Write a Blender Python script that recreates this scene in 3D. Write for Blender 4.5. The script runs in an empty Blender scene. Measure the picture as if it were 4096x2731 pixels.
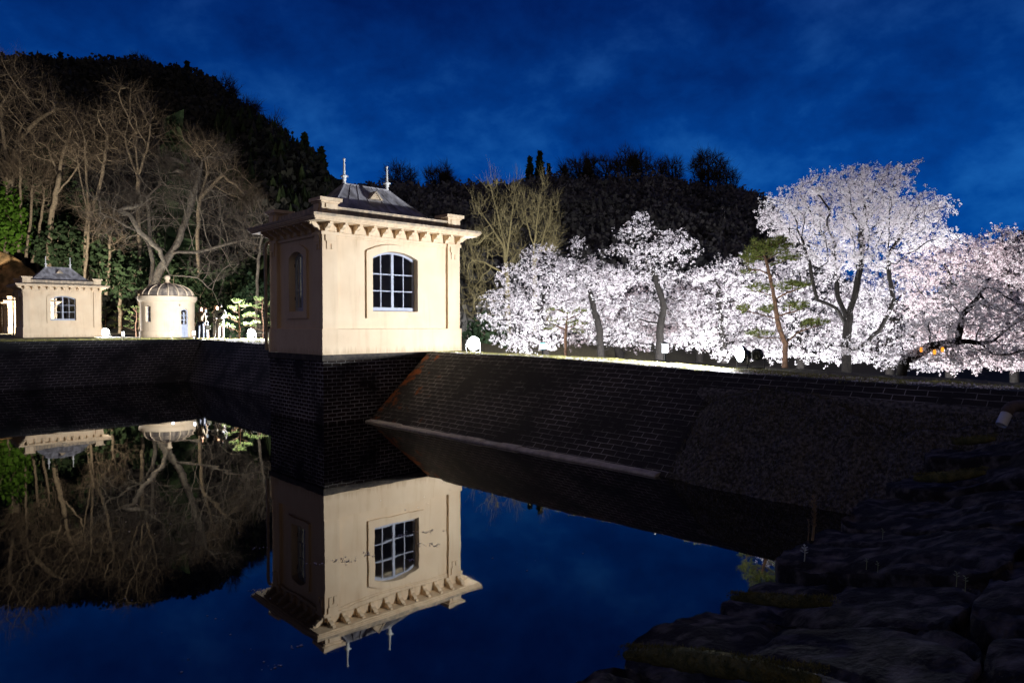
import bpy, math, random
import numpy as np
from mathutils import Vector, Matrix, noise

random.seed(7)
RNG = np.random.default_rng(7)
C = bpy.context.scene.collection
SC = bpy.context.scene

# ------------------------------------------------------------------ camera
F = 2749.0                      # focal length in pixels of a 4096 px wide frame
CAMZ = 2.234
PITCH = 0.0231
ROLL = -0.0015
_fw = Vector((0, math.cos(PITCH), -math.sin(PITCH)))
_ri = Vector((1, 0, 0))
_up = _ri.cross(_fw)
_r = _ri * math.cos(ROLL) + _up * math.sin(ROLL)
_u = -_ri * math.sin(ROLL) + _up * math.cos(ROLL)
cam_d = bpy.data.cameras.new('camera')
cam = bpy.data.objects.new('camera', cam_d)
C.objects.link(cam)
cam.matrix_world = Matrix(((_r.x, _u.x, -_fw.x, 0), (_r.y, _u.y, -_fw.y, 0), (_r.z, _u.z, -_fw.z, CAMZ), (0, 0, 0, 1)))
cam_d.sensor_width = 36
cam_d.lens = F / 4096 * 36
cam_d.clip_start = 0.05
cam_d.clip_end = 3000
SC.camera = cam
SC.render.resolution_x = 1024
SC.render.resolution_y = 682

def P(px, py, Y):
    """point of the world at depth Y (metres ahead of the camera) on a line of sight"""
    d = _fw + _r * ((px - 2048) / F) - _u * ((py - 1365.5) / F)
    return Vector((0, 0, CAMZ)) + d * (Y / d.y)

# ------------------------------------------------------------------ world: dusk sky with thin cloud
world = bpy.data.worlds.new('World')
SC.world = world
world.use_nodes = True
nt = world.node_tree
nt.nodes.clear()
def nd(tree, typ, **kw):
    n = tree.nodes.new(typ)
    for k, v in kw.items():
        if k.startswith('i_'):
            n.inputs[int(k[2:])].default_value = v
        else:
            setattr(n, k, v)
    return n
def ramp(tree, fac, stops, interp='LINEAR'):
    r = tree.nodes.new('ShaderNodeValToRGB')
    r.color_ramp.interpolation = interp
    els = r.color_ramp.elements
    while len(els) < len(stops):
        els.new(0.5)
    for e, (p, c) in zip(els, stops):
        e.position = p
        e.color = tuple(c) + (1,) if len(c) == 3 else c
    tree.links.new(fac, r.inputs[0])
    return r.outputs[0]
tc = nd(nt, 'ShaderNodeTexCoord')
mp = nd(nt, 'ShaderNodeMapping')
mp.inputs['Scale'].default_value = (2.0, 2.0, 3.0)
mp.inputs['Rotation'].default_value = (0.0, 0.28, 0.0)
nt.links.new(tc.outputs['Generated'], mp.inputs[0])
nz = nd(nt, 'ShaderNodeTexNoise')
nz.inputs['Scale'].default_value = 3.1
nz.inputs['Detail'].default_value = 6
nz.inputs['Roughness'].default_value = 0.6
nz.inputs['Distortion'].default_value = 0.08
nt.links.new(mp.outputs[0], nz.inputs['Vector'])
sep = nd(nt, 'ShaderNodeSeparateXYZ')
nt.links.new(tc.outputs['Generated'], sep.inputs[0])
grad = ramp(nt, sep.outputs['Z'], [(0.0, (0.001, 0.078, 0.35)), (0.20, (0.0008, 0.052, 0.27)), (0.42, (0.0006, 0.018, 0.125)), (1.0, (0.0003, 0.006, 0.05))])
cl = ramp(nt, nz.outputs[0], [(0.34, (0.5, 0.5, 0.62)), (0.5, (0.85, 0.85, 0.9)), (0.70, (9.0, 1.75, 1.3))])
mx = nd(nt, 'ShaderNodeMix', data_type='RGBA', blend_type='MULTIPLY')
mx.inputs[0].default_value = 1
nt.links.new(grad, mx.inputs[6]); nt.links.new(cl, mx.inputs[7])
bg = nd(nt, 'ShaderNodeBackground')
bg.inputs[1].default_value = 1.15
# the sky behind the camera: warm grey fill added to lift the unlit faces
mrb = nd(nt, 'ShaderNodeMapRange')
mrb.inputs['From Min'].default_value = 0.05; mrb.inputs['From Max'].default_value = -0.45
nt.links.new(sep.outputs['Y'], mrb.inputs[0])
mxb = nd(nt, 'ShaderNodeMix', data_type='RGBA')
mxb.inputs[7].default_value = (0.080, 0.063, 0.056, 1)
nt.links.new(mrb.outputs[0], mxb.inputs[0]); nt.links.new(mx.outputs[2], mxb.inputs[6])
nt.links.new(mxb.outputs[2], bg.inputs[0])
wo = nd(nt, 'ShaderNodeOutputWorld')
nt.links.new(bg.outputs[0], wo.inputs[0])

SC.view_settings.view_transform = 'Standard'
SC.view_settings.look = 'None'
SC.view_settings.exposure = 0
SC.view_settings.gamma = 1
SC.cycles.max_bounces = 6
SC.cycles.transparent_max_bounces = 12
SC.cycles.sample_clamp_indirect = 4

# ------------------------------------------------------------------ materials
def newmat(name):
    m = bpy.data.materials.new(name)
    m.use_nodes = True
    return m, m.node_tree, m.node_tree.nodes['Principled BSDF']
def mat(name, c1, c2=None, scale=5, rough=0.8, bump=0.0, bscale=None, metal=0, detail=5, coord='Object', stretch=(1, 1, 1), p=(0.35, 0.65), bdist=0.02):
    m, t, b = newmat(name)
    b.inputs['Roughness'].default_value = rough
    b.inputs['Metallic'].default_value = metal
    b.inputs['Specular IOR Level'].default_value = 0.3
    tcn = nd(t, 'ShaderNodeTexCoord'); mpn = nd(t, 'ShaderNodeMapping')
    mpn.inputs['Scale'].default_value = stretch
    t.links.new(tcn.outputs[coord], mpn.inputs[0])
    if c2 is None:
        c2 = tuple(x * 0.8 for x in c1)
    n = nd(t, 'ShaderNodeTexNoise')
    n.inputs['Scale'].default_value = scale; n.inputs['Detail'].default_value = detail
    t.links.new(mpn.outputs[0], n.inputs['Vector'])
    col = ramp(t, n.outputs[0], [(p[0], c1), (p[1], c2)])
    t.links.new(col, b.inputs['Base Color'])
    if bump:
        n2 = nd(t, 'ShaderNodeTexNoise')
        n2.inputs['Scale'].default_value = bscale or scale * 4; n2.inputs['Detail'].default_value = 8
        t.links.new(mpn.outputs[0], n2.inputs['Vector'])
        bp = nd(t, 'ShaderNodeBump'); bp.inputs['Strength'].default_value = bump; bp.inputs['Distance'].default_value = bdist
        t.links.new(n2.outputs[0], bp.inputs['Height']); t.links.new(bp.outputs[0], b.inputs['Normal'])
    return m

def stucco_mat():
    m, t, b = newmat('cream stucco')
    b.inputs['Roughness'].default_value = 0.88
    b.inputs['Specular IOR Level'].default_value = 0.2
    tcn = nd(t, 'ShaderNodeTexCoord')
    n = nd(t, 'ShaderNodeTexNoise'); n.inputs['Scale'].default_value = 1.7; n.inputs['Detail'].default_value = 6
    t.links.new(tcn.outputs['Object'], n.inputs['Vector'])
    base = ramp(t, n.outputs[0], [(0.3, (0.69, 0.535, 0.37)), (0.7, (0.77, 0.625, 0.45))])
    mpn = nd(t, 'ShaderNodeMapping'); mpn.inputs['Scale'].default_value = (7, 7, 0.55)
    t.links.new(tcn.outputs['Object'], mpn.inputs[0])
    n2 = nd(t, 'ShaderNodeTexNoise'); n2.inputs['Scale'].default_value = 1.0; n2.inputs['Detail'].default_value = 7
    t.links.new(mpn.outputs[0], n2.inputs['Vector'])
    st = ramp(t, n2.outputs[0], [(0.30, (0.80, 0.76, 0.70)), (0.46, (1, 1, 1))])
    mm = nd(t, 'ShaderNodeMix', data_type='RGBA', blend_type='MULTIPLY'); mm.inputs[0].default_value = 0.45
    t.links.new(base, mm.inputs[6]); t.links.new(st, mm.inputs[7])
    # damp dirty foot of the plinth and drips under the mouldings
    sz = nd(t, 'ShaderNodeSeparateXYZ'); t.links.new(tcn.outputs['Object'], sz.inputs[0])
    lo = nd(t, 'ShaderNodeMapRange'); lo.inputs['From Min'].default_value = 0.0; lo.inputs['From Max'].default_value = 0.22
    lo.inputs['To Min'].default_value = 0.30; lo.inputs['To Max'].default_value = 0.0
    t.links.new(sz.outputs['Z'], lo.inputs[0])
    hi = nd(t, 'ShaderNodeMapRange'); hi.inputs['From Min'].default_value = 2.2; hi.inputs['From Max'].default_value = 3.0
    hi.inputs['To Min'].default_value = 0.0; hi.inputs['To Max'].default_value = 0.16
    t.links.new(sz.outputs['Z'], hi.inputs[0])
    sm_ = nd(t, 'ShaderNodeMath', operation='ADD'); t.links.new(lo.outputs[0], sm_.inputs[0]); t.links.new(hi.outputs[0], sm_.inputs[1])
    n5 = nd(t, 'ShaderNodeTexNoise'); n5.inputs['Scale'].default_value = 1.6; n5.inputs['Detail'].default_value = 9; n5.inputs['Roughness'].default_value = 0.7
    t.links.new(mpn.outputs[0], n5.inputs['Vector'])
    a5 = nd(t, 'ShaderNodeMath', operation='ADD'); t.links.new(sm_.outputs[0], a5.inputs[0]); t.links.new(n5.outputs[0], a5.inputs[1])
    r5 = ramp(t, a5.outputs[0], [(0.60, (1, 1, 1)), (0.80, (0.62, 0.57, 0.50))])
    m5 = nd(t, 'ShaderNodeMix', data_type='RGBA', blend_type='MULTIPLY'); m5.inputs[0].default_value = 0.5
    t.links.new(mm.outputs[2], m5.inputs[6]); t.links.new(r5, m5.inputs[7])
    t.links.new(m5.outputs[2], b.inputs['Base Color'])
    n3 = nd(t, 'ShaderNodeTexNoise'); n3.inputs['Scale'].default_value = 60; n3.inputs['Detail'].default_value = 4
    t.links.new(tcn.outputs['Object'], n3.inputs['Vector'])
    bp = nd(t, 'ShaderNodeBump'); bp.inputs['Strength'].default_value = 0.15; bp.inputs['Distance'].default_value = 0.005
    t.links.new(n3.outputs[0], bp.inputs['Height']); t.links.new(bp.outputs[0], b.inputs['Normal'])
    return m

def brick_mat(name, bw, bh, mort, c1, c2, cm, patch=False, fade=0.5):
    m, t, b = newmat(name)
    b.inputs['Roughness'].default_value = 0.85
    b.inputs['Specular IOR Level'].default_value = 0.25
    tcn = nd(t, 'ShaderNodeTexCoord')
    br = nd(t, 'ShaderNodeTexBrick')
    br.inputs['Scale'].default_value = 1.0
    br.inputs['Brick Width'].default_value = bw; br.inputs['Row Height'].default_value = bh
    br.inputs['Mortar Size'].default_value = mort; br.inputs['Mortar Smooth'].default_value = 0.3
    br.inputs['Color1'].default_value = c1 + (1,); br.inputs['Color2'].default_value = c2 + (1,); br.inputs['Mortar'].default_value = cm + (1,)
    wn = nd(t, 'ShaderNodeTexNoise'); wn.inputs['Scale'].default_value = 3.0
    t.links.new(tcn.outputs['UV'], wn.inputs['Vector'])
    va = nd(t, 'ShaderNodeVectorMath', operation='SCALE'); va.inputs['Scale'].default_value = 0.03
    t.links.new(wn.outputs['Color'], va.inputs[0])
    vb = nd(t, 'ShaderNodeVectorMath', operation='ADD')
    t.links.new(tcn.outputs['UV'], vb.inputs[0]); t.links.new(va.outputs[0], vb.inputs[1])
    t.links.new(vb.outputs[0], br.inputs['Vector'])
    n = nd(t, 'ShaderNodeTexNoise'); n.inputs['Scale'].default_value = 0.9; n.inputs['Detail'].default_value = 8; n.inputs['Roughness'].default_value = 0.65
    t.links.new(tcn.outputs['UV'], n.inputs['Vector'])
    dirt = ramp(t, n.outputs[0], [(0.42, (0, 0, 0)), (0.60, (1, 1, 1))])
    mm = nd(t, 'ShaderNodeMix', data_type='RGBA')
    t.links.new(dirt, mm.inputs[0])
    t.links.new(br.outputs['Color'], mm.inputs[6])
    mm.inputs[7].default_value = (c1[0] * .75, c1[1] * .8, c1[2] * .8, 1)
    out = mm.outputs[2]
    if patch:                           # rust-orange moss on the bricks beside the pier
        sp = nd(t, 'ShaderNodeSeparateXYZ'); t.links.new(tcn.outputs['UV'], sp.inputs[0])
        n4 = nd(t, 'ShaderNodeTexNoise'); n4.inputs['Scale'].default_value = 2.2; n4.inputs['Detail'].default_value = 9; n4.inputs['Roughness'].default_value = 0.7
        t.links.new(tcn.outputs['UV'], n4.inputs['Vector'])
        mr = nd(t, 'ShaderNodeMapRange'); mr.inputs['From Min'].default_value = 11.0; mr.inputs['From Max'].default_value = 14.2
        mr.inputs['To Min'].default_value = -0.17; mr.inputs['To Max'].default_value = 0.03
        t.links.new(sp.outputs['X'], mr.inputs[0])
        ad = nd(t, 'ShaderNodeMath', operation='ADD'); t.links.new(mr.outputs[0], ad.inputs[0]); t.links.new(n4.outputs[0], ad.inputs[1])
        ms = ramp(t, ad.outputs[0], [(0.53, (0, 0, 0)), (0.62, (1, 1, 1))])
        m2 = nd(t, 'ShaderNodeMix', data_type='RGBA'); t.links.new(ms, m2.inputs[0]); t.links.new(out, m2.inputs[6])
        m2.inputs[7].default_value = (0.30, 0.085, 0.02, 1)
        out = m2.outputs[2]
    t.links.new(out, b.inputs['Base Color'])
    bp = nd(t, 'ShaderNodeBump'); bp.inputs['Strength'].default_value = 0.5; bp.inputs['Distance'].default_value = 0.02
    nb = nd(t, 'ShaderNodeTexNoise'); nb.inputs['Scale'].default_value = 25; nb.inputs['Detail'].default_value = 6
    t.links.new(tcn.outputs['UV'], nb.inputs['Vector'])
    t.links.new(nb.outputs[0], bp.inputs['Height']); t.links.new(bp.outputs[0], b.inputs['Normal'])
    return m

def water_mat():
    m = bpy.data.materials.new('still dark water'); m.use_nodes = True
    t = m.node_tree; t.nodes.clear()
    o = nd(t, 'ShaderNodeOutputMaterial')
    g = nd(t, 'ShaderNodeBsdfGlossy'); g.inputs['Roughness'].default_value = 0.018; g.inputs['Color'].default_value = (0.80, 0.78, 0.74, 1)
    d = nd(t, 'ShaderNodeBsdfDiffuse'); d.inputs['Color'].default_value = (0.004, 0.006, 0.008, 1)
    fr = nd(t, 'ShaderNodeFresnel'); fr.inputs['IOR'].default_value = 1.9
    mr = nd(t, 'ShaderNodeMapRange'); mr.inputs['From Min'].default_value = 0.08; mr.inputs['From Max'].default_value = 0.55
    mr.inputs['To Min'].default_value = 0.25; mr.inputs['To Max'].default_value = 0.62
    t.links.new(fr.outputs[0], mr.inputs[0])
    mxs = nd(t, 'ShaderNodeMixShader'); t.links.new(mr.outputs[0], mxs.inputs[0])
    t.links.new(d.outputs[0], mxs.inputs[1]); t.links.new(g.outputs[0], mxs.inputs[2])
    t.links.new(mxs.outputs[0], o.inputs[0])
    tcn = nd(t, 'ShaderNodeTexCoord')
    n = nd(t, 'ShaderNodeTexNoise'); n.inputs['Scale'].default_value = 1.3; n.inputs['Detail'].default_value = 2
    t.links.new(tcn.outputs['Object'], n.inputs['Vector'])
    bp = nd(t, 'ShaderNodeBump'); bp.inputs['Strength'].default_value = 0.10; bp.inputs['Distance'].default_value = 0.012
    t.links.new(n.outputs[0], bp.inputs['Height']); t.links.new(bp.outputs[0], g.inputs['Normal'])
    return m

def glass_mat():
    m = bpy.data.materials.new('window glass'); m.use_nodes = True
    t = m.node_tree; t.nodes.clear()
    o = nd(t, 'ShaderNodeOutputMaterial')
    g = nd(t, 'ShaderNodeBsdfGlossy'); g.inputs['Roughness'].default_value = 0.02
    tr = nd(t, 'ShaderNodeBsdfTransparent'); tr.inputs['Color'].default_value = (0.9, 0.92, 0.92, 1)
    mxs = nd(t, 'ShaderNodeMixShader'); mxs.inputs[0].default_value = 0.06
    t.links.new(tr.outputs[0], mxs.inputs[1]); t.links.new(g.outputs[0], mxs.inputs[2]); t.links.new(mxs.outputs[0], o.inputs[0])
    return m

def emis(name, col, s):
    m = bpy.data.materials.new(name); m.use_nodes = True
    t = m.node_tree; t.nodes.clear()
    o = nd(t, 'ShaderNodeOutputMaterial'); e = nd(t, 'ShaderNodeEmission')
    e.inputs[0].default_value = col + (1,); e.inputs[1].default_value = s
    t.links.new(e.outputs[0], o.inputs[0])
    return m

def leafmat(name, c1, c2, trans=0.3, scale=1.2, rough=0.7):
    m = bpy.data.materials.new(name); m.use_nodes = True
    t = m.node_tree; t.nodes.clear()
    o = nd(t, 'ShaderNodeOutputMaterial')
    tcn = nd(t, 'ShaderNodeTexCoord')
    n = nd(t, 'ShaderNodeTexNoise'); n.inputs['Scale'].default_value = scale; n.inputs['Detail'].default_value = 6
    t.links.new(tcn.outputs['Object'], n.inputs['Vector'])
    col = ramp(t, n.outputs[0], [(0.35, c1), (0.65, c2)])
    d = nd(t, 'ShaderNodeBsdfDiffuse'); tl = nd(t, 'ShaderNodeBsdfTranslucent')
    t.links.new(col, d.inputs[0]); t.links.new(col, tl.inputs[0])
    mxs = nd(t, 'ShaderNodeMixShader'); mxs.inputs[0].default_value = trans
    t.links.new(d.outputs[0], mxs.inputs[1]); t.links.new(tl.outputs[0], mxs.inputs[2]); t.links.new(mxs.outputs[0], o.inputs[0])
    return m

M = {}
M['stucco'] = stucco_mat()
M['coping'] = mat('weathered coping', (0.60, 0.47, 0.32), (0.30, 0.25, 0.20), scale=9, rough=0.9, bump=0.3, p=(0.3, 0.6), stretch=(1, 1, 0.3))
M['slate'] = mat('grey roof metal', (0.50, 0.49, 0.53), (0.20, 0.19, 0.20), scale=2.2, rough=0.55, bump=0.15, stretch=(2.2, 2.2, .5), p=(0.3, 0.62))
M['dome'] = mat('dome plaster streaked', (0.42, 0.34, 0.26), (0.12, 0.10, 0.09), scale=3.0, rough=0.7, bump=0.2, p=(0.38, 0.62), stretch=(1.5, 1.5, .6))
M['frame'] = mat('painted grey blue wood', (0.42, 0.45, 0.55), (0.34, 0.37, 0.46), scale=6, rough=0.55, bump=0.1)
M['iron'] = mat('dark iron', (0.03, 0.03, 0.03), rough=0.5)
M['pipe'] = mat('painted downpipe', (0.50, 0.42, 0.33), (0.36, 0.30, 0.24), scale=7, rough=0.5)
M['glass'] = glass_mat()
M['water'] = water_mat()
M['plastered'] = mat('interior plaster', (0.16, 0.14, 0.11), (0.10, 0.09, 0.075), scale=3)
M['pier'] = brick_mat('dark red brick', 0.23, 0.088, 0.008, (0.034, 0.025, 0.022), (0.052, 0.032, 0.026), (0.55, 0.53, 0.52))
M['wallbrick'] = brick_mat('dark revetment brick', 0.27, 0.115, 0.006, (0.040, 0.036, 0.035), (0.055, 0.046, 0.040), (0.46, 0.44, 0.42), patch=True)
M['farbrick'] = brick_mat('far revetment brick', 0.30, 0.12, 0.009, (0.05, 0.05, 0.055), (0.07, 0.065, 0.065), (0.45, 0.44, 0.45))
M['soil'] = mat('grassy gravel', (0.20, 0.17, 0.10), (0.10, 0.09, 0.055), scale=14, rough=0.95, bump=0.8, bscale=45, coord='Object')
M['debris'] = mat('wet leaf litter', (0.24, 0.225, 0.21), (0.045, 0.044, 0.046), scale=22, rough=0.9, bump=1.0, bscale=28, bdist=0.05)
M['rock'] = mat('dark bank stone', (0.018, 0.015, 0.013), (0.19, 0.165, 0.145), scale=7, rough=0.85, bump=1.0, bscale=32, p=(0.47, 0.72), bdist=0.018, detail=12)
M['cliff'] = mat('ochre rock face', (0.50, 0.31, 0.15), (0.16, 0.11, 0.055), scale=1.2, rough=0.95, bump=1.0, bscale=5, bdist=0.15, p=(0.38, 0.62))
M['moss'] = mat('moss', (0.25, 0.22, 0.07), (0.10, 0.11, 0.035), scale=18, rough=1.0, bump=1.0, bscale=60)
M['hill'] = mat('hill soil', (0.02, 0.022, 0.016), (0.012, 0.014, 0.01), scale=0.3, rough=1.0)
M['floor'] = mat('under water bed', (0.02, 0.02, 0.018), rough=1.0)
M['bark'] = mat('cherry bark', (0.010, 0.008, 0.007), (0.022, 0.018, 0.016), scale=12, rough=0.9, bump=0.8, bscale=30)
M['pbark'] = mat('pine bark', (0.20, 0.11, 0.065), (0.10, 0.06, 0.04), scale=12, rough=0.9, bump=0.8, bscale=30)
M['gbark'] = mat('grey bark', (0.24, 0.195, 0.14), (0.11, 0.09, 0.068), scale=6, rough=0.9, bump=0.6, bscale=20)
M['twig'] = mat('brown twigs', (0.12, 0.092, 0.065), (0.07, 0.055, 0.042), rough=.9)
M['ybark'] = mat('pale yellow bark', (0.42, 0.37, 0.22), (0.28, 0.25, 0.15), scale=6, rough=0.9)
M['dbark'] = mat('ridge bark', (0.05, 0.045, 0.04), rough=0.9)
M['blossom'] = leafmat('cherry blossom', (0.84, 0.77, 0.80), (0.92, 0.88, 0.90), 0.5, 2.5)
M['blossom2'] = leafmat('pinker cherry blossom', (0.86, 0.72, 0.74), (0.92, 0.84, 0.85), 0.5, 1.5)
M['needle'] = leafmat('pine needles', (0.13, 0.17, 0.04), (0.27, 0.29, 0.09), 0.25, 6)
M['needle2'] = leafmat('paler pine needles', (0.22, 0.30, 0.10), (0.34, 0.42, 0.17), 0.3, 6)  # paler green than the needles of the crest pines
M['leaf'] = leafmat('bright evergreen leaves', (0.05, 0.12, 0.015), (0.10, 0.20, 0.03), 0.3, 1.5)
M['dleaf'] = leafmat('deep evergreen leaves', (0.028, 0.048, 0.026), (0.05, 0.078, 0.038), 0.2, 1.0)
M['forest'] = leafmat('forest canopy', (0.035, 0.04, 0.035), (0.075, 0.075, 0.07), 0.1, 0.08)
M['farforest'] = leafmat('far leafless canopy', (0.10, 0.105, 0.12), (0.21, 0.21, 0.235), 0.1, 0.08)  # leafless grey, lifted and blued to hold veiling glare in the colour
M['cedar'] = leafmat('cedar foliage', (0.035, 0.055, 0.03), (0.06, 0.085, 0.04), 0.1, 0.2)
M['grass'] = leafmat('verge grass', (0.25, 0.24, 0.07), (0.42, 0.38, 0.14), 0.3, 3)
M['weed'] = leafmat('pale seedling leaves', (0.35, 0.42, 0.22), (0.55, 0.62, 0.38), 0.3, 8)
M['dry'] = leafmat('dry stalk', (0.30, 0.22, 0.14), (0.42, 0.32, 0.2), 0.2, 8)
M['petal'] = leafmat('fallen petals', (0.75, 0.66, 0.66), (0.85, 0.80, 0.80), 0.3, 3)
M['blackp'] = mat('black plastic', (0.02, 0.02, 0.022), rough=0.4)
M['white'] = mat('white paint', (0.78, 0.78, 0.76), (0.7, 0.7, 0.68), rough=0.5)
M['pvc'] = mat('grey pvc pipe', (0.78, 0.81, 0.86), (0.66, 0.70, 0.76), rough=0.4)
M['lens'] = emis('floodlight lens', (0.82, 0.92, 1.0), 60)
M['glow'] = emis('garden light', (0.9, 0.95, 1.0), 9)
M['cyan'] = emis('cyan garden light', (0.25, 0.75, 1.0), 7)
M['amber'] = emis('amber lantern', (1.0, 0.33, 0.03), 1.6)
M['skin'] = mat('skin', (0.36, 0.22, 0.16), (0.32, 0.20, 0.14), rough=0.6)

# ------------------------------------------------------------------ object helpers
def tag(o, label=None, cat=None, group=None, kind=None):
    if label: o['label'] = label
    if cat: o['category'] = cat
    if group: o['group'] = group
    if kind: o['kind'] = kind
    return o
def empty(name, loc=(0, 0, 0), rz=0, label=None, cat=None, group=None):
    o = bpy.data.objects.new(name, None); C.objects.link(o)
    o.location = loc; o.rotation_euler = (0, 0, rz); o.empty_display_size = 0.2
    return tag(o, label, cat, group)
def kids(o):
    return [c for c in bpy.data.objects if c.parent == o]
def copy_tree(o, parent=None):
    c = o.copy(); C.objects.link(c)
    if parent: c.parent = parent
    for ch in kids(o):
        copy_tree(ch, c)
    return c

class MB:
    def __init__(s):
        s.v = []; s.f = []; s.uv = []; s.has = False
    def add(s, vs, fs):
        b = len(s.v); s.v.extend(vs)
        for f in fs:
            s.f.append(tuple(i + b for i in f)); s.uv.append(None)
    def quad(s, vs, uvs=None):
        b = len(s.v); s.v.extend(vs); s.f.append(tuple(range(b, b + len(vs))))
        s.uv.append(uvs); s.has = s.has or uvs is not None
    def box(s, x0, x1, y0, y1, z0, z1):
        s.add([(x0, y0, z0), (x1, y0, z0), (x1, y1, z0), (x0, y1, z0), (x0, y0, z1), (x1, y0, z1), (x1, y1, z1), (x0, y1, z1)],
              [(0, 3, 2, 1), (4, 5, 6, 7), (0, 1, 5, 4), (1, 2, 6, 5), (2, 3, 7, 6), (3, 0, 4, 7)])
    def prism(s, prof, fn, t0, t1):
        """profile of 2-D points, swept from t0 to t1; fn(a, b, t) -> xyz"""
        n = len(prof)
        vs = [fn(a, b, t0) for a, b in prof] + [fn(a, b, t1) for a, b in prof]
        fs = [tuple(range(n - 1, -1, -1)), tuple(range(n, 2 * n))]
        for i in range(n):
            j = (i + 1) % n
            fs.append((i, j, j + n, i + n))
        s.add(vs, fs)
    def lathe(s, prof, seg=16, c=(0, 0)):
        b = len(s.v); n = len(prof)
        for k in range(seg):
            a = 2 * math.pi * k / seg
            for r, z in prof:
                s.v.append((c[0] + r * math.cos(a), c[1] + r * math.sin(a), z))
        for k in range(seg):
            k2 = (k + 1) % seg
            for i in range(n - 1):
                s.f.append((b + k * n + i, b + k2 * n + i, b + k2 * n + i + 1, b + k * n + i + 1)); s.uv.append(None)
    def tube(s, pts, rads, seg=6, cap=True):
        pts = [Vector(p) for p in pts]
        n = len(pts); b = len(s.v)
        ref = Vector((0.31, 0.87, 0.21))
        for i, p in enumerate(pts):
            d = (pts[min(i + 1, n - 1)] - pts[max(i - 1, 0)])
            if d.length < 1e-9: d = Vector((0, 0, 1))
            d.normalize()
            a = d.cross(ref)
            if a.length < 1e-3: a = d.cross(Vector((1, 0, 0)))
            a.normalize(); c = d.cross(a)
            for k in range(seg):
                t = 2 * math.pi * k / seg
                q = p + (a * math.cos(t) + c * math.sin(t)) * rads[i]
                s.v.append((q.x, q.y, q.z))
        for i in range(n - 1):
            for k in range(seg):
                k2 = (k + 1) % seg
                s.f.append((b + i * seg + k, b + i * seg + k2, b + (i + 1) * seg + k2, b + (i + 1) * seg + k)); s.uv.append(None)
        if cap:
            s.f.append(tuple(b + k for k in range(seg - 1, -1, -1))); s.uv.append(None)
            s.f.append(tuple(b + (n - 1) * seg + k for k in range(seg))); s.uv.append(None)
    def build(s, name, m, parent=None, smooth=False, fix=True):
        me = bpy.data.meshes.new(name)
        me.from_pydata([tuple(v) for v in s.v], [], s.f)
        if s.has:
            l = me.uv_layers.new(name='UVMap'); k = 0
            for f, u in zip(s.f, s.uv):
                for j in range(len(f)):
                    l.data[k].uv = u[j] if u else (0, 0)
                    k += 1
        me.materials.append(m)
        if smooth:
            me.polygons.foreach_set('use_smooth', [True] * len(me.polygons))
        me.update()
        o = bpy.data.objects.new(name, me); C.objects.link(o)
        if parent: o.parent = parent
        return o

def fastmesh(name, verts, quads, m, parent=None):
    """verts (n,3) and faces (k,c) numpy arrays"""
    me = bpy.data.meshes.new(name)
    verts = np.asarray(verts, dtype=np.float32); quads = np.asarray(quads, dtype=np.int32)
    k, c = quads.shape
    me.vertices.add(len(verts)); me.vertices.foreach_set('co', verts.ravel())
    me.loops.add(k * c); me.loops.foreach_set('vertex_index', quads.ravel())
    me.polygons.add(k); me.polygons.foreach_set('loop_start', np.arange(0, k * c, c, dtype=np.int32))
    me.polygons.foreach_set('loop_total', np.full(k, c, dtype=np.int32))
    me.materials.append(m); me.update(calc_edges=True)
    o = bpy.data.objects.new(name, me); C.objects.link(o)
    if parent: o.parent = parent
    return o

def leaves(cent, size, rng, flat=0.0, aspect=1.0, up=None):
    """one quad per centre, random turn; returns verts, faces"""
    n = len(cent)
    a = rng.normal(size=(n, 3)); a[:, 2] *= (1 - flat)
    a /= np.linalg.norm(a, axis=1)[:, None] + 1e-9
    b = rng.normal(size=(n, 3))
    if flat: b[:, 2] *= (1 - flat)
    b -= a * np.sum(a * b, axis=1)[:, None]; b /= np.linalg.norm(b, axis=1)[:, None] + 1e-9
    s = size * rng.uniform(0.6, 1.35, n)[:, None]
    a = a * s * aspect; b = b * s
    j = lambda: 1 + rng.uniform(-0.25, 0.25, (n, 1))
    v = np.stack([cent - a * j(), cent - b * j(), cent + a * j(), cent + b * j()], axis=1).reshape(-1, 3)
    return v, np.arange(n * 4).reshape(n, 4)

# ------------------------------------------------------------------ frame of the reservoir: u across the dam, v along it
TH = 0.7557
cU, sU = math.cos(TH), math.sin(TH)
def W(u, v, z=0.0):
    return (cU * u - sU * v, sU * u + cU * v, z)
def UVof(x, y):
    return (cU * x + sU * y, -sU * x + cU * y)
Z0 = 1.58
UT = 10.3
def sm(a, b, x):
    t = min(1, max(0, (x - a) / (b - a))); return t * t * (3 - 2 * t)
def nz2(x, y, s, seed=0.0):
    return noise.noise(Vector((x * s + seed, y * s - seed, seed)))

def ground_z(u, v):
    z = Z0 + 0.10 * sm(20, 29, v) * (1 - sm(30.5, 36, v)) - .15 * (1 - sm(3, 11, v))
    land = sm(22, 32, v)
    z -= max(0, min(u, 17.5) - UT) * (.052 * (1 - land) + .012 * land)
    drop = 2.2 * sm(17.0, 25, u) * (1 - sm(22, 32, v))
    drop += 1.2 * sm(30, 60, u)
    n = 0.035 * nz2(u, v, 1.1) + 0.02 * nz2(u, v, 3.7, 4)
    # kept low beside the walls and the buildings
    return z - drop + n - 0.02
def grid(us, vs, zf, name, m, **kw):
    b = MB()
    for u in us:
        for v in vs:
            b.v.append(W(u, v, zf(u, v)))
    nv = len(vs)
    for i in range(len(us) - 1):
        for j in range(nv - 1):
            b.f.append((i * nv + j, (i + 1) * nv + j, (i + 1) * nv + j + 1, i * nv + j + 1)); b.uv.append(None)
    return b.build(name, m, smooth=True)
def span(a, b, s):
    n = max(2, int(round((b - a) / s)) + 1)
    return [a + (b - a) * i / (n - 1) for i in range(n)]

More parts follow.
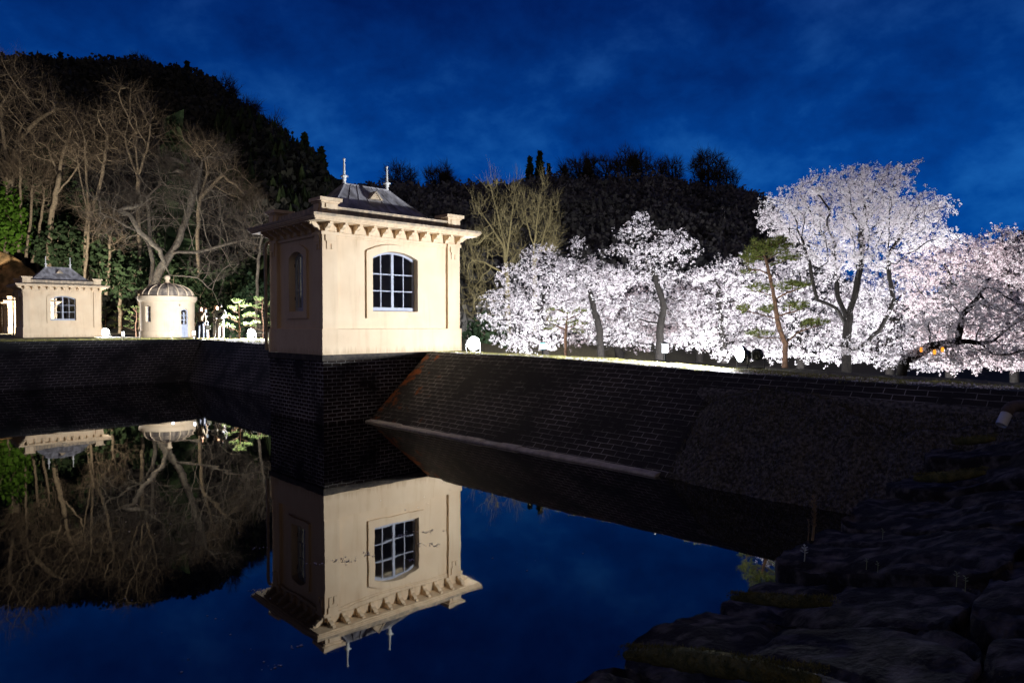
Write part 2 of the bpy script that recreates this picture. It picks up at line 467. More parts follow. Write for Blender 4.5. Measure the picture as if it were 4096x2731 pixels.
UT, UF = 10.3, 8.55        # right wall: top and foot
VA = 29.9                  # far wall: top line
tag(grid(span(UT, 14, .16) + span(14.4, 26, .6) + span(28, 90, 2.5), span(-6, 20, .2) + span(20.5, VA, .6), ground_z, 'crest_ground', M['soil']), kind='structure')
tag(grid(span(-90, UT, 1.5) + span(UT + 1, 90, 2.5), span(VA, 34, .35) + span(35, 140, 2.5), ground_z, 'ground', M['soil']), kind='structure')

# water
b = MB(); b.quad([W(-80, -14, 0), W(12, -14, 0), W(12, 34, 0), W(-80, 34, 0)])
tag(b.build('water', M['water']), kind='structure')
b = MB(); b.quad([W(-120, -160, -2.2), W(160, -160, -2.2), W(160, 160, -2.2), W(-120, 160, -2.2)])
tag(b.build('reservoir_bed', M['floor']), kind='structure')

# ------------------------------------------------------------------ brick walls of the reservoir
def slopewall(name, p_top, p_foot, z_topf, n, label, m, uvx0, batter_foot=-0.6, thick=0.5, back=(1, 0)):
    """p_top(t), p_foot(t) -> (u,v) for t in 0..1; sloped brick face + coping top + back"""
    b = MB()
    for i in range(n):
        t0, t1 = i / n, (i + 1) / n
        zt0, zt1 = z_topf(t0), z_topf(t1); z_top = zt0
        a0, a1, f0, f1 = p_top(t0), p_top(t1), p_foot(t0), p_foot(t1)
        L = math.hypot(p_top(1)[0] - p_top(0)[0], p_top(1)[1] - p_top(0)[1])
        H = math.hypot(z_top, math.hypot(a0[0] - f0[0], a0[1] - f0[1]))
        rows = 6
        for k in range(rows):
            s0, s1 = k / rows, (k + 1) / rows
            def pt(f, a, s, t):
                u = f[0] + (a[0] - f[0]) * s; v = f[1] + (a[1] - f[1]) * s; z = z_topf(t) * s
                w = 0.03 * nz2(t * L, s * 2, 0.8, 3) * (1 if 0 < s < 1 else 0)
                return W(u + w, v + w, z)
            b.quad([pt(f0, a0, s0, t0), pt(f1, a1, s0, t1), pt(f1, a1, s1, t1), pt(f0, a0, s1, t0)],
                   [(uvx0 + L * t0, H * s0), (uvx0 + L * t1, H * s0), (uvx0 + L * t1, H * s1), (uvx0 + L * t0, H * s1)])
        # below the water and the coping
        e = 1.0
        g0 = (f0[0] + (f0[0] - a0[0]) * .4, f0[1] + (f0[1] - a0[1]) * .4); g1 = (f1[0] + (f1[0] - a1[0]) * .4, f1[1] + (f1[1] - a1[1]) * .4)
        b.quad([W(*g0, batter_foot), W(*g1, batter_foot), W(*f1, 0), W(*f0, 0)], [(uvx0 + L * t0, -.8), (uvx0 + L * t1, -.8), (uvx0 + L * t1, 0), (uvx0 + L * t0, 0)])
        c0 = (a0[0] + back[0] * thick, a0[1] + back[1] * thick); c1 = (a1[0] + back[0] * thick, a1[1] + back[1] * thick)
        b.quad([W(*a0, zt0), W(*a1, zt1), W(*c1, zt1 - .01), W(*c0, zt0 - .01)], [(uvx0 + L * t0, H), (uvx0 + L * t1, H), (uvx0 + L * t1, H + thick), (uvx0 + L * t0, H + thick)])
        b.quad([W(*c0, zt0 - .01), W(*c1, zt1 - .01), W(*c1, -.6), W(*c0, -.6)], [(0, 0), (1, 0), (1, 1), (0, 1)])
    o = b.build(name, m)
    return tag(o, label, 'wall')
ZW = Z0 + 0.0
slopewall('brick_wall', lambda t: (UT, 14.0 * t), lambda t: (UF, 14.0 * t), lambda t: Z0 - .01 - .15 * (1 - sm(3, 11, 14 * t)), 40,
          'sloping dark brick reservoir wall running from the big cream house towards the stones', M['wallbrick'], 0, thick=.35)
slopewall('brick_wall', lambda t: (UT, 17.0 + (VA + 0 - 17.0) * t), lambda t: (UT - .95, 17.0 + (VA - .75 - 17.0) * t), lambda t: 1.60, 24,
          'dark brick reservoir wall between the big cream house and the far corner of the water', M['farbrick'], 0, thick=.35)
slopewall('brick_wall', lambda t: (UT - 75 * t, VA), lambda t: (UT - .95 - 75 * t, VA - .75), lambda t: 1.70, 60,
          'long dark brick reservoir wall below the small cream house and the round hut', M['farbrick'], 20, thick=.35, back=(0, 1))
# light stone ledge at the foot of the right wall
b = MB()
vv = 5.9
while vv < 13.9:
    L = random.uniform(.45, .62); h = 0.045 + random.uniform(-.008, .008)
    q = [(UF - .10, -0.05), (UF - .10, h - .02), (UF - .07, h), (UF + .06, h + .012), (UF + .06, -0.05)]
    b.prism(q, lambda a, bb, t: W(a + .01 * math.sin(t * 3), t, bb), vv, min(vv + L - .012, 13.95))
    vv += L
tag(b.build('stone_ledge', mat('pale ledge stone', (0.62, 0.58, 0.52), (0.40, 0.37, 0.33), scale=8, rough=.8, bump=.4)), 'pale stone ledge at the waterline below the sloping brick wall', 'ledge')

# pier that carries the large house
PU0, PU1, PV0, PV1 = 7.46, 10.6, 14.1, 16.94
pier = empty('brick_pier', W(9, 15.5, 0), 0, 'dark brick pier in the water carrying the big cream house', 'pier')
b = MB()
def wq(u0, v0, u1, v1, z0, z1, x0):
    L = math.hypot(u1 - u0, v1 - v0)
    b.quad([W(u0, v0, z0), W(u1, v1, z0), W(u1, v1, z1), W(u0, v0, z1)], [(x0, z0), (x0 + L, z0), (x0 + L, z1), (x0, z1)])
wq(PU0 + .03, PV0 + .03, PU1, PV0 + .03, -.8, 1.44, 0)
wq(PU0 + .03, PV1 - .03, PU0 + .03, PV0 + .03, -.8, 1.44, 10)
wq(PU1, PV1 - .03, PU0 + .03, PV1 - .03, -.8, 1.44, 20)
o = b.build('brick_shaft', M['pier']); o.parent = pier; o.matrix_parent_inverse = pier.matrix_world.inverted() if False else Matrix.Translation(-Vector(pier.location))
b = MB()
b.prism([(PU0 - .01, PV0 - .01), (PU1, PV0 - .01), (PU1, PV1 + .01), (PU0 - .01, PV1 + .01)], lambda a, c, t: W(a, c, t), 1.44, 1.572)
o = b.build('capstone', mat('pier capstone', (0.10, 0.085, 0.07), (0.045, 0.04, 0.04), scale=7, rough=.9, bump=.5)); o.parent = pier; o.matrix_parent_inverse = Matrix.Translation(-Vector(pier.location))

# ------------------------------------------------------------------ the cream houses
LX, LY = 4.0, 2.8          # plinth
def arch(x, xc, hw, spring, crown):
    """height of a segmental arch"""
    s = crown - spring; R = (hw * hw + s * s) / (2 * s)
    t = min(hw, abs(x - xc))
    return crown - R + math.sqrt(max(0, R * R - t * t))
def wall_arch(b, mp, x0, x1, z0, z1, xc, hw, sill, spring, crown, yo, yi, n=10, bi=None):
    """wall sheet at depth yo (outer) and yi (inner) with an arched opening; mp(x, y, z) maps to local"""
    xs = [xc - hw + 2 * hw * i / n for i in range(n + 1)]
    for y, fl in ((yo, 1), (yi, -1)):
        def q(a):
            p = [mp(x, y, z) for x, z in a]
            (b if fl > 0 or bi is None else bi).quad(p if fl > 0 else p[::-1])
        q([(x0, z0), (xc - hw, z0), (xc - hw, z1), (x0, z1)])
        q([(xc + hw, z0), (x1, z0), (x1, z1), (xc + hw, z1)])
        q([(xc - hw, z0), (xc + hw, z0), (xc + hw, sill), (xc - hw, sill)])
        for i in range(n):
            a, c = xs[i], xs[i + 1]
            q([(a, arch(a, xc, hw, spring, crown)), (c, arch(c, xc, hw, spring, crown)), (c, z1), (a, z1)])
    loop = [(xc - hw, sill), (xc + hw, sill)] + [(x, arch(x, xc, hw, spring, crown)) for x in reversed(xs)]
    for i in range(len(loop)):
        a, c = loop[i], loop[(i + 1) % len(loop)]
        b.quad([mp(a[0], yo, a[1]), mp(c[0], yo, c[1]), mp(c[0], yi, c[1]), mp(a[0], yi, a[1])])
def band(b, mp, xc, hw, sill, spring, crown, wd, y0, y1, n=12, bottom=True):
    """raised surround of width wd round an arched opening"""
    def loop(e):
        h = hw + e
        xs = [xc - h + 2 * h * i / n for i in range(n + 1)]
        return [(xc - h, sill - e), (xc + h, sill - e)] + [(x, arch(x, xc, h, spring + e * .85, crown + e)) for x in reversed(xs)]
    A, B = loop(0), loop(wd)
    for i in range(len(A)):
        j = (i + 1) % len(A)
        if not bottom and i == 0: continue
        b.quad([mp(A[i][0], y0, A[i][1]), mp(A[j][0], y0, A[j][1]), mp(B[j][0], y0, B[j][1]), mp(B[i][0], y0, B[i][1])][::-1])
        b.quad([mp(B[i][0], y0, B[i][1]), mp(B[j][0], y0, B[j][1]), mp(B[j][0], y1, B[j][1]), mp(B[i][0], y1, B[i][1])])
        b.quad([mp(A[i][0], y0, A[i][1]), mp(A[j][0], y0, A[j][1]), mp(A[j][0], y1, A[j][1]), mp(A[i][0], y1, A[i][1])])
def window(parent, mp, xc, hw, sill, spring, crown, yf, cols, double):
    b = MB()
    fw = 0.045
    e = 0.004
    band(b, mp, xc, hw - fw - e, sill + fw + e, spring - fw * .8 - e, crown - fw - e, fw, yf, yf + .05)
    def vbar(x, w, z0, y0, y1):
        z1 = min(arch(x - w, xc, hw, spring, crown), arch(x + w, xc, hw, spring, crown)) - fw * .5
        pr = [(x - w, y0), (x + w, y0), (x + w, y1), (x - w, y1)]
        b.prism(pr, lambda a, c, t: mp(a, c, t), z0, z1)
    if double: vbar(xc, .035, sill + .03, yf - .004, yf + .05)
    n = cols
    inner = []
    for k in range(2 if double else 1):
        a0 = xc - hw if (not double or k == 0) else xc
        wd = (hw if double else 2 * hw)
        x = a0 + wd / 2
        inner.append(x)
        vbar(x, .012, sill + .03, yf + .006, yf + .04)
    # lower rail and horizontal bars
    b.prism([(xc - hw + fw, yf + .002), (xc + hw - fw, yf + .002), (xc + hw - fw, yf + .046), (xc - hw + fw, yf + .046)], lambda a, c, t: mp(a, c, t), sill + fw, sill + fw + .055)
    hh = spring + .04 - sill - .1
    for k in (1, 2):
        z = sill + .09 + hh * k / 3
        b.prism([(xc - hw + fw, yf + .010), (xc + hw - fw, yf + .010), (xc + hw - fw, yf + .036), (xc - hw + fw, yf + .036)], lambda a, c, t: mp(a, c, t), z - .013, z + .013)
    w = b.build('window', M['frame'], parent)
    g = MB(); n = 8
    xs = [xc - hw + .02 + (2 * hw - .04) * i / n for i in range(n + 1)]
    for i in range(n):
        a, c = xs[i], xs[i + 1]
        g.quad([mp(a, yf + .024, sill + .02), mp(c, yf + .024, sill + .02), mp(c, yf + .024, arch(c, xc, hw, spring, crown) - .02), mp(a, yf + .024, arch(a, xc, hw, spring, crown) - .02)])
    g.build('glass', M['glass'], w)
    if double:
        for z in (sill + .28, sill + 1.08):
            h = MB()
            h.prism([(xc - hw - .006, yf - .012), (xc - hw + .02, yf - .012), (xc - hw + .02, yf + .004), (xc - hw - .006, yf + .004)], lambda a, c, t: mp(a, c, t), z, z + .075)
            h.build('hinge', M['iron'], w)
    return w

def bracket_profile():
    return [(0, 0), (-.045, .0), (-.075, .03), (-.085, .07), (-.125, .085), (-.175, .10), (-.215, .13), (-.235, .165), (-.25, .205), (0, .205)]

def make_house(loc, rz, label):
    H = empty('cream_house', loc, rz, label, 'house', 'cream stucco valve houses with hipped roofs')
    hx, hy = LX / 2, LY / 2
    b = MB(); b.box(-hx, hx, -hy, hy, 0, .577)
    # small sloped weathering on the plinth
    b.prism([(-hx, .577), (-hx + .03, .592), (-hx + .03, .577)], lambda a, c, t: (a, t, c), -hy, hy)
    b.build('plinth', M['stucco'], H)
    # walls, hollow, four arched windows
    in_ = .11                   # panel face set in from the plinth
    T = .22
    ZT = 2.78
    fr = lambda x, y, z: (x, -hy + y, z)
    bk = lambda x, y, z: (-x, hy - y, z)
    lf = lambda x, y, z: (-hx + y, -x, z)
    rg = lambda x, y, z: (hx - y, x, z)
    b = MB()
    Wf = (0, .65, 1.0, 2.28, 2.45); Ws = (0, .37, 1.0, 2.28, 2.42)
    bi = MB()
    for mpf in (fr, bk):
        wall_arch(b, mpf, -hx + in_, hx - in_, .577, ZT, *Wf, in_, in_ + T, bi=bi)
    for mpf in (lf, rg):
        wall_arch(b, mpf, -hy + in_, hy - in_, .577, ZT, *Ws, in_, in_ + T, bi=bi)
    wl = b.build('wall', M['stucco'], H)
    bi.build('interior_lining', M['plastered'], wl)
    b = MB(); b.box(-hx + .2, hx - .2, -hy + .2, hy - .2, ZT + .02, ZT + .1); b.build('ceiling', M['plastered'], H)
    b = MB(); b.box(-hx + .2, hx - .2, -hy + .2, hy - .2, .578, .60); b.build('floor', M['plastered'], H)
    # corner pilasters
    for sx in (-1, 1):
        for sy in (-1, 1):
            b = MB()
            x0, x1 = sorted((sx * (hx - .03), sx * (hx - .42))); y0, y1 = sorted((sy * (hy - .03), sy * (hy - .115)))
            b.box(x0, x1, y0, y1, .578, 2.70)
            x0, x1 = sorted((sx * (hx - .031), sx * (hx - .115))); y0, y1 = sorted((sy * (hy - .032), sy * (hy - .42)))
            b.box(x0, x1, y0, y1, .578, 2.70)
            # cap
            x0, x1 = sorted((sx * (hx + .0), sx * (hx - .44))); y0, y1 = sorted((sy * (hy + .0), sy * (hy - .44)))
            b.box(x0, x1, y0, y1, 2.70, 2.775)
            b.build('pilaster', M['stucco'], H)
            # drop ornaments
            o = MB()
            for ax in (0, 1):
                def bx(a0, a1, z0, z1, d):
                    if ax == 0:
                        xx = sorted((sx * (hx - a0), sx * (hx - a1))); yy = sorted((sy * (hy - .032), sy * (hy - .03 + d)))
                        o.box(xx[0], xx[1], yy[0], yy[1], z0, z1)
                    else:
                        yy = sorted((sy * (hy - a0), sy * (hy - a1))); xx = sorted((sx * (hx - .032), sx * (hx - .03 + d)))
                        o.box(xx[0], xx[1], yy[0], yy[1], z0, z1)
                bx(.10, .35, 2.56, 2.698, .035)
                bx(.13, .32, 2.50, 2.56, .028)
                bx(.13, .20, 2.38, 2.50, .022)
                bx(.25, .32, 2.38, 2.50, .022)
            o.build('drop_ornament', M['stucco'], H)
    # frieze moulding
    b = MB()
    for (x0, x1, y0, y1) in ((-hx + .44, hx - .44, -hy + .06, -hy + .10), (-hx + .44, hx - .44, hy - .10, hy - .06)):
        b.box(x0, x1, y0, y1, 2.70, 2.772)
        b.box(x0, x1, y0 + (.0 if y0 > 0 else .02), y1 - (.02 if y0 > 0 else 0), 2.66, 2.699)
    for (x0, x1, y0, y1) in ((-hx + .06, -hx + .10, -hy + .44, hy - .44), (hx - .10, hx - .06, -hy + .44, hy - .44)):
        b.box(x0, x1, y0, y1, 2.70, 2.772)
    b.build('frieze', M['stucco'], H)
    b = MB(); b.box(-hx + .05, hx - .05, -hy + .05, hy - .05, 2.777, 2.968); b.build('bracket_course', M['stucco'], H)
    # brackets
    pf = bracket_profile()
    def put(fn, t):
        q = MB(); q.prism(pf, fn, t - .048, t + .048)
        q.prism([(-.21, .205 - .045), (-.285, .205 - .045), (-.285, .204), (-.21, .204)], fn, t - .035, t + .035)
        q.build('bracket', M['stucco'], H)
    for i in range(11):
        t = -hx + .12 + (LX - .24) * i / 10
        put(lambda a, c, s: (s, -hy + .05 + a, 2.765 + c), t)
        put(lambda a, c, s: (s, hy - .05 - a, 2.765 + c), t)
    for i in range(8):
        t = -hy + .13 + (LY - .26) * i / 7
        put(lambda a, c, s: (-hx + .05 + a, s, 2.765 + c), t)
        put(lambda a, c, s: (hx - .05 - a, s, 2.765 + c), t)
    # cornice: soffit board, crown moulding, weathered top
    b = MB()
    for off, z0, z1 in ((.30, 2.97, 3.0), (.335, 3.0, 3.03), (.36, 3.03, 3.062)):
        b.box(-hx - off, hx + off, -hy - off, hy + off, z0, z1)
    b.build('cornice', M['stucco'], H)
    b = MB()
    o1, o2 = .375, .0
    b.add([(-hx - o1, -hy - o1, 3.062), (hx + o1, -hy - o1, 3.062), (hx + o1, hy + o1, 3.062), (-hx - o1, hy + o1, 3.062),
           (-hx - o1, -hy - o1, 3.115), (hx + o1, -hy - o1, 3.115), (hx + o1, hy + o1, 3.115), (-hx - o1, hy + o1, 3.115),
           (-hx + .05, -hy + .05, 3.17), (hx - .05, -hy + .05, 3.17), (hx - .05, hy - .05, 3.17), (-hx + .05, hy - .05, 3.17)],
          [(0, 3, 2, 1), (0, 1, 5, 4), (1, 2, 6, 5), (2, 3, 7, 6), (3, 0, 4, 7), (4, 5, 9, 8), (5, 6, 10, 9), (6, 7, 11, 10), (7, 4, 8, 11), (8, 9, 10, 11)])
    b.build('cornice_coping', M['coping'], H)
    # parapet
    b = MB()
    for (x0, x1, y0, y1) in ((-hx + .4, hx - .4, -hy + .08, -hy + .24), (-hx + .4, hx - .4, hy - .24, hy - .08), (-hx + .08, -hx + .24, -hy + .4, hy - .4), (hx - .24, hx - .08, -hy + .4, hy - .4)):
        b.box(x0, x1, y0, y1, 3.12, 3.30)
        b.box(x0, x1, y0 - .02, y1 + .02, 3.30, 3.325)
        b.box(x0, x1, y0 - .045, y1 + .045, 3.325, 3.36)
    b.build('parapet', M['coping'], H)
    for sx in (-1, 1):
        for sy in (-1, 1):
            b = MB()
            def cb(e, z0, z1, b=b):
                x0, x1 = sorted((sx * (hx - .02 + e), sx * (hx - .42 - e))); y0, y1 = sorted((sy * (hy - .02 + e), sy * (hy - .42 - e)))
                b.box(x0, x1, y0, y1, z0, z1)
            cb(0, 3.11, 3.42); cb(.03, 3.42, 3.455); cb(.075, 3.455, 3.53)
            cb(-.12, 3.53, 3.545)
            for ax in (0, 1):
                def bx(a0, a1, z0, z1, d):
                    if ax == 0:
                        xx = sorted((sx * (hx - a0), sx * (hx - a1))); yy = sorted((sy * (hy - .022), sy * (hy - .02 + d)))
                    else:
                        yy = sorted((sy * (hy - a0), sy * (hy - a1))); xx = sorted((sx * (hx - .022), sx * (hx - .02 + d)))
                    b.box(xx[0], xx[1], yy[0], yy[1], z0, z1)
                bx(.11, .33, 3.30, 3.40, .03); bx(.15, .29, 3.22, 3.30, .025)
            b.build('corner_pedestal', M['stucco'], H)
    # roof, slightly bell-cast, with standing seams
    b = MB()
    rz_ = 4.20
    prof = []
    for i in range(7):
        s = i / 6
        prof.append((s, 3.16 + (rz_ - 3.16) * (0.80 * s + 0.20 * s * s)))
    ex, ey = hx - .24, hy - .24
    rr = .64
    rings = []
    for s, z in prof:
        x = ex + (rr - ex) * s; y = ey + (.03 - ey) * s
        rings.append([(-x, -y, z), (x, -y, z), (x, y, z), (-x, y, z)])
    for i in range(6):
        for k in range(4):
            k2 = (k + 1) % 4
            b.quad([rings[i][k], rings[i][k2], rings[i + 1][k2], rings[i + 1][k]])
    b.quad(rings[6])
    roof = b.build('roof', M['slate'], H)
    # hip and ridge rolls, seams
    b = MB()
    for k in range(4):
        b.tube([r[k] for r in rings], [.03] * 7, 6)
    b.tube([(-rr, 0, rz_ + .01), (rr, 0, rz_ + .01)], [.035, .035], 8)
    b.build('ridge_roll', M['slate'], roof)
    b = MB()
    for f in (-.72, -.45, -.2, .2, .45, .72):
        for sy in (-1, 1):
            pts = []
            for s, z in prof:
                x = (ex + (rr - ex) * s) * f; y = (ey + (.03 - ey) * s) * sy
                pts.append((x, y, z + .006))
            b.tube(pts, [.013] * 7, 4)
        for sx in (-1, 1):
            pts = []
            for s, z in prof:
                x = (ex + (rr - ex) * s) * sx; y = (ey + (.03 - ey) * s) * f
                pts.append((x, y, z + .006))
            b.tube(pts, [.013] * 7, 4)
    b.build('seam', M['slate'], roof)
    # gablet vents front and back
    for sy in (-1, 1):
        b = MB()
        z0, z1, hw = 3.84, 4.02, .16
        yb = .17; yf = .50
        def mpv(x, y, z): return (x, sy * y, z)
        b.prism([(-hw, z0), (hw, z0), (0, z1)], lambda a, c, t: mpv(a, t, c), yb - .1, yf - .04)
        b.prism([(-hw - .03, z0 - .01), (-hw + .03, z0 - .01), (0, z1 - .035), (0, z1 + .03)], lambda a, c, t: mpv(a, t, c), yb - .1, yf)
        b.prism([(hw - .03, z0 - .01), (hw + .03, z0 - .01), (0, z1 + .031), (0, z1 - .034)], lambda a, c, t: mpv(a, t, c), yb - .1, yf + .001)
        g = b.build('gablet_vent', M['coping'], roof)
        bb = MB()
        for k in range(3):
            z = z0 + .025 + .04 * k; w = hw * (1 - (z - z0) / (z1 - z0)) - .03
            bb.prism([(-w, z), (w, z), (w, z + .014), (-w, z + .014)], lambda a, c, t: mpv(a, t, c), yf - .045, yf - .02)
        bb.build('louvre', M['stucco'], roof)
    for s in (-1, 1):
        b = MB()
        b.lathe([(.055, 0), (.055, .02), (.04, .05), (.045, .09), (.055, .11), (.04, .13), (.06, .16), (.075, .185), (.085, .20), (.06, .215), (.035, .225), (.032, .24), (.022, .56), (.018, .575), (.032, .595), (.034, .615), (.022, .635), (0.001, .645)], 14)
        for k in range(4):
            a = math.pi / 4 + k * math.pi / 2
            b.lathe([(.012, .17), (.02, .185), (.012, .20), (.001, .207)], 6, (.085 * math.cos(a), .085 * math.sin(a)))
        f = b.build('finial', M['white'], roof, smooth=True); f.location = (s * .63, 0, rz_ + .01)
    # windows and surrounds
    for mpf, wd, dbl in ((fr, Wf, True), (bk, Wf, True), (lf, Ws, True), (rg, Ws, True)):
        s = MB(); band(s, mpf, wd[0], wd[1], wd[2], wd[3], wd[4], .165, in_ - .05, in_ + .002)
        s.build('window_surround', M['stucco'], H)
        window(H, mpf, *wd, in_ + .11, 2, dbl)
    # downpipe at the back left corner
    b = MB()
    x, y = -hx - .09, hy - .05
    b.tube([(x + .16, y, 2.96), (x + .15, y, 2.80), (x + .02, y, 2.70), (x, y, 2.62), (x, y, .05)], [.038] * 5, 10)
    for z in (.9, 1.7, 2.45):
        b.tube([(x - .05, y, z), (x + .2, y, z)], [.008, .008], 6)
        b.lathe([(.044, z - .015), (.044, z + .015)], 10, (x, y))
    b.build('downpipe', M['pipe'], H)
    return H

def house_at(ux, vx, label, first=None):
    """(ux, vx): u, v of the front left plinth corner"""
    loc = W(ux + LX / 2, vx + LY / 2, Z0)
    if first is None:
        return make_house(loc, TH, label)
    c = copy_tree(first); c.location = loc; c['label'] = label
    return c
hA = house_at(7.455, 14.095, 'large nearest cream house on the brick pier, mirrored in the water below it')
u2, v2 = UVof(-28.08, 39.47)
hB = house_at(u2, v2, 'small cream house on the far brick wall left of the round hut', hA)
u3, v3 = UVof(-48.1, 65.6)
hC = house_at(u3, v3, 'farthest cream house, half hidden behind the small house by the rock face', hA)
for h in (hB, hC):
    p = Vector(h.location); h.location = p

# ------------------------------------------------------------------ round hut
def round_hut(x, y):
    R = 1.50
    H = empty('round_hut', (x, y, Z0 - .02), 0, 'round cream hut with a ribbed dome and ball finial beside the bare tree', 'hut')
    H.rotation_euler = (0, 0, 0)
    face = math.atan2(-y, -x)               # direction to the water side
    a_door = face + math.radians(38)
    a_win = face - math.radians(44)
    # wall with two openings: door and window, arched
    b = MB(); seg = 72; zt = 2.12
    def hole(a):
        for ac, hw, z0, sp, cr in ((a_door, .31, 0.0, 1.55, 1.70), (a_win, .20, .92, 1.78, 1.88)):
            d = (a - ac + math.pi) % (2 * math.pi) - math.pi
            if abs(d) * R < hw:
                return (z0, arch(d * R, 0, hw, sp, cr))
        return None
    def cp(a, r, z): return (r * math.cos(a), r * math.sin(a), z)
    for k in range(seg):
        a0, a1 = 2 * math.pi * k / seg, 2 * math.pi * (k + 1) / seg
        h = hole((a0 + a1) / 2)
        r = R
        if h is None:
            b.quad([cp(a0, r, 0), cp(a1, r, 0), cp(a1, r, zt), cp(a0, r, zt)])
            for aa in (a0, a1):
                mid = hole(aa + (a1 - a0) * (-.5 if aa == a0 else .5))
                if mid: b.quad([cp(aa, r, mid[0]), cp(aa, r, mid[1]), cp(aa, r - .2, mid[1]), cp(aa, r - .2, mid[0])])
        else:
            b.quad([cp(a0, r, h[1]), cp(a1, r, h[1]), cp(a1, r, zt), cp(a0, r, zt)])
            b.quad([cp(a0, r, h[1]), cp(a1, r, h[1]), cp(a1, r - .2, h[1]), cp(a0, r - .2, h[1])])
            if h[0] > 0:
                b.quad([cp(a0, r, 0), cp(a1, r, 0), cp(a1, r, h[0]), cp(a0, r, h[0])])
                b.quad([cp(a0, r, h[0]), cp(a1, r, h[0]), cp(a1, r - .2, h[0]), cp(a0, r - .2, h[0])])
    b.lathe([(R - .2, 0), (R - .2, zt)], seg)
    b.f = b.f[:-seg] ; b.uv = b.uv[:-seg]
    b.build('wall', M['stucco'], H)
    b = MB()
    for k in range(seg):
        a0, a1 = 2 * math.pi * k / seg, 2 * math.pi * (k + 1) / seg
        d = ((a0 + a1) / 2 - a_door + math.pi) % (2 * math.pi) - math.pi
        if abs(d) * R < .36: continue
        pr = [(R - .01, 0.0), (R + .06, 0.0), (R + .06, .36), (R + .035, .385), (R - .01, .385)]
        for i in range(len(pr) - 1):
            b.quad([cp(a0, *pr[i]), cp(a1, *pr[i]), cp(a1, *pr[i + 1]), cp(a0, *pr[i + 1])])
    b.build('plinth', M['stucco'], H)
    b = MB()
    b.lathe([(R - .02, 2.10), (R + .05, 2.10), (R + .06, 2.15), (R + .11, 2.19), (R + .13, 2.25), (R + .15, 2.27), (R + .15, 2.44), (R + .13, 2.47), (R - .1, 2.475)], 64)
    b.build('cornice', M['stucco'], H, smooth=False)
    prof = []
    Rd = R - .03
    for i in range(10):
        t = i / 9 * math.pi / 2
        prof.append((max(.14, Rd * math.cos(t) ** .9), 2.475 + .78 * math.sin(t)))
    prof = [p for p in prof if p[0] > .141] + [(.14, 3.25)]
    b = MB(); b.lathe(prof, 48); dome = b.build('dome', M['dome'], H, smooth=True)
    for k in range(16):
        a = 2 * math.pi * k / 16 + .1
        b = MB(); b.tube([cp(a, r + .005, z) for r, z in prof], [.035] * len(prof), 6); b.build('rib', M['stucco'], dome, smooth=True)
    b = MB(); b.lathe([(.30, 3.20), (.24, 3.26), (.17, 3.33), (.14, 3.41), (.10, 3.45), (.10, 3.48), (.15, 3.53), (.18, 3.60), (.17, 3.68), (.12, 3.745), (.05, 3.775), (0.001, 3.78)], 18)
    b.build('ball_finial', M['stucco'], H, smooth=True)
    # door: local frame
    def frame(ac, rad):
        n = Vector((math.cos(ac), math.sin(ac), 0)); t = Vector((-math.sin(ac), math.cos(ac), 0))
        return lambda x_, y_, z_: tuple(n * (rad - y_) + t * x_ + Vector((0, 0, z_)))
    mp_ = frame(a_door, R - .08)
    b = MB()
    band(b, mp_, 0, .25, .06, 1.50, 1.64, .05, 0, .05)
    for xx in (-.24, .01):
        b.prism([(xx, .005), (xx + .23, .005), (xx + .23, .045), (xx, .045)], lambda a, c, t: mp_(a, c, t), .06, .74)
        for zz in (.74, 1.02, 1.30):
            b.prism([(xx, .005), (xx + .23, .005), (xx + .23, .045), (xx, .045)], lambda a, c, t: mp_(a, c, t), zz, zz + .035)
        for x2 in (xx, xx + .195):
            b.prism([(x2, .004), (x2 + .035, .004), (x2 + .035, .046), (x2, .046)], lambda a, c, t: mp_(a, c, t), .74, 1.52)
        # crossed braces on the lower panel
        b.quad([mp_(xx + .02, -.004, .10), mp_(xx + .05, -.004, .10), mp_(xx + .21, -.004, .70), mp_(xx + .18, -.004, .70)])
        b.quad([mp_(xx + .21, -.005, .10), mp_(xx + .18, -.005, .10), mp_(xx + .02, -.005, .70), mp_(xx + .05, -.005, .70)])
    dr = b.build('door', M['frame'], H)
    g = MB(); g.quad([mp_(-.24, .03, .74), mp_(.24, .03, .74), mp_(.24, .03, 1.5), mp_(0, .03, 1.62), mp_(-.24, .03, 1.5)]); g.build('glass', M['glass'], dr)
    mp_ = frame(a_win, R - .15)
    b = MB(); band(b, mp_, 0, .16, .96, 1.74, 1.83, .04, 0, .05)
    b.prism([(-.012, .01), (.012, .01), (.012, .04), (-.012, .04)], lambda a, c, t: mp_(a, c, t), .94, 1.82)
    for zz in (1.22, 1.50):
        b.prism([(-.17, .01), (.17, .01), (.17, .04), (-.17, .04)], lambda a, c, t: mp_(a, c, t), zz, zz + .022)
    wn = b.build('window', M['frame'], H)
    g = MB(); g.quad([mp_(-.17, .025, .94), mp_(.17, .025, .94), mp_(.17, .025, 1.80), mp_(-.17, .025, 1.80)]); g.build('glass', M['glass'], wn)
    # wall lamp over the door
    mp_ = frame(a_door - .22, R)
    b = MB(); b.prism([(-.05, -.10), (.05, -.10), (.05, .0), (-.05, .0)], lambda a, c, t: mp_(a, c, t), 1.86, 1.98); b.build('wall_bracket', M['pipe'], H)
    return H
rh = round_hut(*P(672, 1345, 42).xy)

